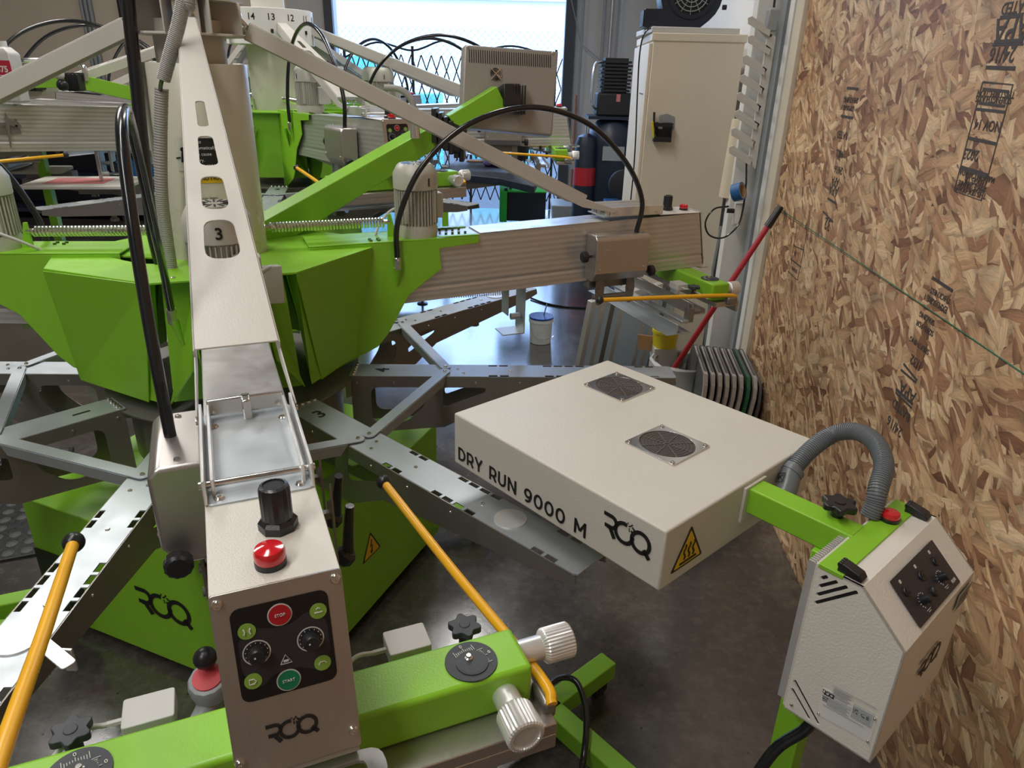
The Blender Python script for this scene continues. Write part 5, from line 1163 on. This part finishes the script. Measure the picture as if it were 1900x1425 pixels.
o.location = at(1240, 655, .50)+Vector((0, .10, 0)); o2 = tag(part('stool_box', MB().box((-.055, -.05, 0), (.055, .05, .499)), GREY3), 'slim pale carton behind the bin holding up the yellow tub', 'carton'); o2.location = (o.location.x, o.location.y, 0)
o = tag(part('cardboard_flap', MB().plate([(-.06, -.03), (.06, -.05), (.07, .03), (-.07, .045)], (0, 0, 0), X, Z, .005), CARD), 'torn cardboard piece left of the yellow tub', 'cardboard'); o.location = at(1212, 645, .50)+Vector((0, .06, 0))
# boards leaning on the strand board wall
t0 = None
for i in range(9):
    x = .785+i*.0345; y = 2.78+.010*i; hh = .545-.006*i
    lb_ = 'worn dark pallet board leaning on the strand board, %s' % (('front of the row beside the bin', 'second from the bin', 'third from the bin', 'fourth from the bin', 'middle of the row with torn tape', 'fourth from the wall', 'third from the wall', 'second from the wall', 'lowest one nearest the wall')[i])
    t = thing('pallet_board', lb_, 'board', (x, y, 0), R(-4), 'pallet boards leaning in a row')
    t.rotation_euler = (0, R(3.5), R(-4))
    hh2 = hh if i < 8 else .47
    sh_ = [(.02, 0), (.66, 0), (.40, hh2-.02), (.36, hh2), (.05, hh2-.02), (0, hh2-.10)]
    part('board', MB().plate(roundpoly(sh_, .035, 5), (0, 0, .012), Y, Z, .014), PALD, t, .003)
    if i < 8:
        tp_ = MB(); e_ = roundpoly(sh_, .035, 5); k0 = 16; random.seed(i)
        P = [(.016, .12), (-.001, hh2-.10), (.012, hh2-.06), (.05, hh2-.022), (.34, hh2-.002)]
        for a_, b_ in zip(P, P[1:]):
            tp_.hexa([(.015, a_[0]-.002, a_[1]+.012), (.015, b_[0]-.002, b_[1]+.012), (.015, b_[0]+.016, b_[1]+.008), (.015, a_[0]+.016, a_[1]+.008)], [(-.001, a_[0]-.003, a_[1]+.013), (-.001, b_[0]-.003, b_[1]+.013), (-.001, b_[0]+.02, b_[1]+.006), (-.001, a_[0]+.02, a_[1]+.006)])
        part('edge_tape', tp_, TAPE if i != 6 else mat('green_tape', (.03, .14, .06), .6), t)
# screen frames leaning beside the cabinet
for i in range(4):
    b0 = at(1068+i*30, 672+i*2, .02); x = .30+i*.060; y = 3.55+i*.055
    t = thing('printing_screen', ('aluminium printing screen with pale mesh, front of the leaning stack', 'second aluminium frame of the leaning stack, counted from the front', 'third aluminium frame of the leaning stack, counted from the front', 'rearmost aluminium frame of the stack beside the cabinet')[i], 'screen', (x, y, 0), 0, 'printing screens leaning by the cabinet')
    t.rotation_euler = (0, R(9), R(-48))
    part('frame', MB().plate([(0, 0), (.50, 0), (.50, .66), (0, .66)], (0, 0, .0), Y, Z, .030, [[(.035, .035), (.465, .035), (.465, .625), (.035, .625)]]), ALUL if i != 2 else GALVD, t, .002)
    part('mesh', MB().plate([(.03, .03), (.47, .03), (.47, .63), (.03, .63)], (.024, 0, 0), Y, Z, .001), MESH, t)
# bucket
q = at(1003, 618, .07); t = thing('ink_bucket', 'small white bucket of blue ink standing on the shiny floor', 'bucket', (.186, 4.62, 0))
part('pail', MB().lathe([(.068, 0), (.072, .004), (.078, .15), (.083, .152), (.083, .160), (.079, .178), (.083, .180), (.083, .184), (.078, .184), (.074, .16), (.066, .006), (.001, .006)], (0, 0, 0), Z, 36), mat('stained_bucket', (.68, .70, .70), .45, 0, .25, 14), t)
part('ink', MB().lathe([(.0755, .150), (.001, .152)], (0, 0, 0), Z, 30).lathe([(.0775, .183), (.0755, .165)], (0, 0, 0), Z, 30), BINB, t)
part('ink_stain', MB().lathe([(.0835, .176), (.0842, .180), (.0840, .187), (.0770, .187)], (0, 0, 0), Z, 36), BINB, t)
part('bail', MB().tube([(.083, 0, .165), (.095, -.03, .10), (.080, -.06, .06), (.02, -.085, .045), (-.05, -.08, .07), (-.083, -.01, .165)], .0018, 6), CHR, t)
part('stirring_stick', MB().beam((.0, .02, .10), (.035, .02, .265), .020, .006), GALVD, t)
tag(part('floor_lead', MB().tube([at(985, 553, .01), at(1010, 562, .008), at(1040, 568, .008), at(1085, 571, .008), at(1140, 568, .008), at(1200, 575, .008)], .008, 10), RUB), 'black cable lying on the floor behind the bucket', 'cable')
# rubber mat at the left
mt_ = thing('rubber_mat', 'black rubber mat with round studs on the floor at the left', 'mat', (-2.25, 2.45, 0), R(22))
part('sheet', MB().box((-.75, -.45, 0), (.36, .42, .012)), BLK, mt_, .003)
st_ = MB()
for i in range(18):
    for j in range(14):
        if (i*7+j*3) % 11: st_.lathe([(.022, 0), (.020, .003), (.016, .003), (.014, .001)], (-.70+i*.06, -.42+j*.062, .012), Z, 10)
o = part('studs', st_, mat('dusty_rubber', (.07, .07, .07), .6), mt_); o['kind'] = 'stuff'
# chalk line and stamps on the strand board
WD = Vector((math.sin(-WANG), math.cos(-WANG), 0))
def wp(y, z): return Vector((wallx(y)-.0008, y, z))
mk = thing('chalk_line', 'dark green string line across the strand board', 'string', (0, 0, 0))
part('string', MB().tube([wp(3.2, 1.190), wp(3.0, 1.180), wp(2.2, 1.176), wp(1.6, 1.172), wp(.9, 1.165)], .0014, 6), REDSTRING, mk)
WN = Vector((0, 0, 1)).cross(WD); WN = WN if WN.x < 0 else -WN
def wr(px, py):                                      # where the sight line meets the strand board
    d = ray(px, py); p0 = Vector((wallx(2.0), 2.0, 0)); t = (p0-Vector((0, 0, CAM_H))).dot(WN)/d.dot(WN); return Vector((0, 0, CAM_H))+d*t
def stamp(lbl, lines, texts, px0):
    O_ = wr(*px0); t = thing('lumber_stamp', lbl, 'stamp', O_); mb = MB()
    for P, w_ in lines:
        Q = [wr(*p)-O_ for p in P]; ribbon(mb, [(q.dot(WD), q.z) for q in Q], w_, (0, 0, 0), -WD, Z) if 0 else ribbon(mb, [(-q.dot(WD), q.z) for q in Q], w_, (0, 0, 0), -WD, Z)
    if mb.v: part('ruled_lines', mb, FADE, t)
    for body, p, sz in texts: text(body, wr(*p)-O_, WD, -Z, sz, FADE, t, bold=.015)
    return t
FADE = mat('faded_stamp_ink', (.07, .055, .05), .7, 0, .6, 120)
stamp('boxed black lumber stamp, upside down, on the strand board at upper right', [([(1824, 152), (1880, 157), (1821, 372), (1771, 354), (1824, 152)], .004), ([(1810, 202), (1866, 208)], .006), ([(1798, 256), (1849, 267)], .007), ([(1784, 311), (1832, 326)], .010), ([(1824, 165), (1872, 170)], .006), ([(1817, 191), (1865, 197)], .006)],
      [('THIS DIRECTION', (1847, 174), .020), ('STRENGTH AXIS', (1843, 184), .020), ('NOV 14', (1833, 232), .032), ('2023', (1802, 286), .034), ('MADE IN CANADA', (1812, 326), .018), ('EDGES 1/8', (1808, 335), .018), ('SPACE SQUARE', (1803, 345), .018), ('THIS SIDE DOWN', (1799, 355), .018)], (1824, 152))
stamp('large upside down APA lumber stamp cut by the right edge of the strand board', [([(1856, 33), (1899, 27)], .008), ([(1845, 78), (1899, 75)], .008), ([(1842, 84), (1899, 82)], .004), ([(1830, 125), (1884, 127)], .008)], [('APA', (1878, 54), .075), ('24/16', (1860, 100), .045), ('RATED', (1885, 12), .034)], (1856, 33))
stamp('APA lumber stamp below the green string, above the grey hose', [([(1677, 675), (1702, 706)], .006), ([(1672, 686), (1700, 710)], .006), ([(1663, 722), (1694, 750)], .008), ([(1662, 728), (1692, 757)], .006), ([(1730, 515), (1768, 540)], .008)],
      [('APA', (1684, 727), .050), ('1/32', (1700, 672), .036), ('RATED', (1672, 760), .034), ('SHEATHING', (1706, 640), .020), ('SIZED FOR', (1716, 608), .020), ('SPACING', (1720, 590), .020), ('EXPOSURE 1', (1736, 562), .022), ('THICKNESS', (1745, 548), .020), ('24/16', (1660, 790), .040)], (1677, 675))
stamp('faint column of lumber stamps on the strand board above the green string', [([(1572, 163), (1592, 165)], .008), ([(1561, 215), (1583, 219)], .008), ([(1536, 368), (1552, 378)], .008), ([(1527, 392), (1546, 412)], .006)],
      [('APA', (1547, 352), .050), ('24/16', (1556, 315), .034), ('RATED', (1563, 250), .034), ('SHEATHING', (1579, 185), .024), ('EXPOSURE 1', (1573, 200), .022), ('APA', (1550, 336), .040), ('32', (1536, 415), .06), ('MILL', (1558, 285), .034)], (1572, 163))
stamp('thin boxed stamp outline on the strand board just below the string by the pole', [([(1498, 428), (1480, 520), (1462, 503)], .004), ([(1472, 455), (1491, 464)], .004), ([(1467, 480), (1486, 495)], .005), ([(1479, 420), (1466, 500)], .003)], [('14', (1476, 470), .03), ('DOWN', (1474, 500), .022)], (1498, 428))
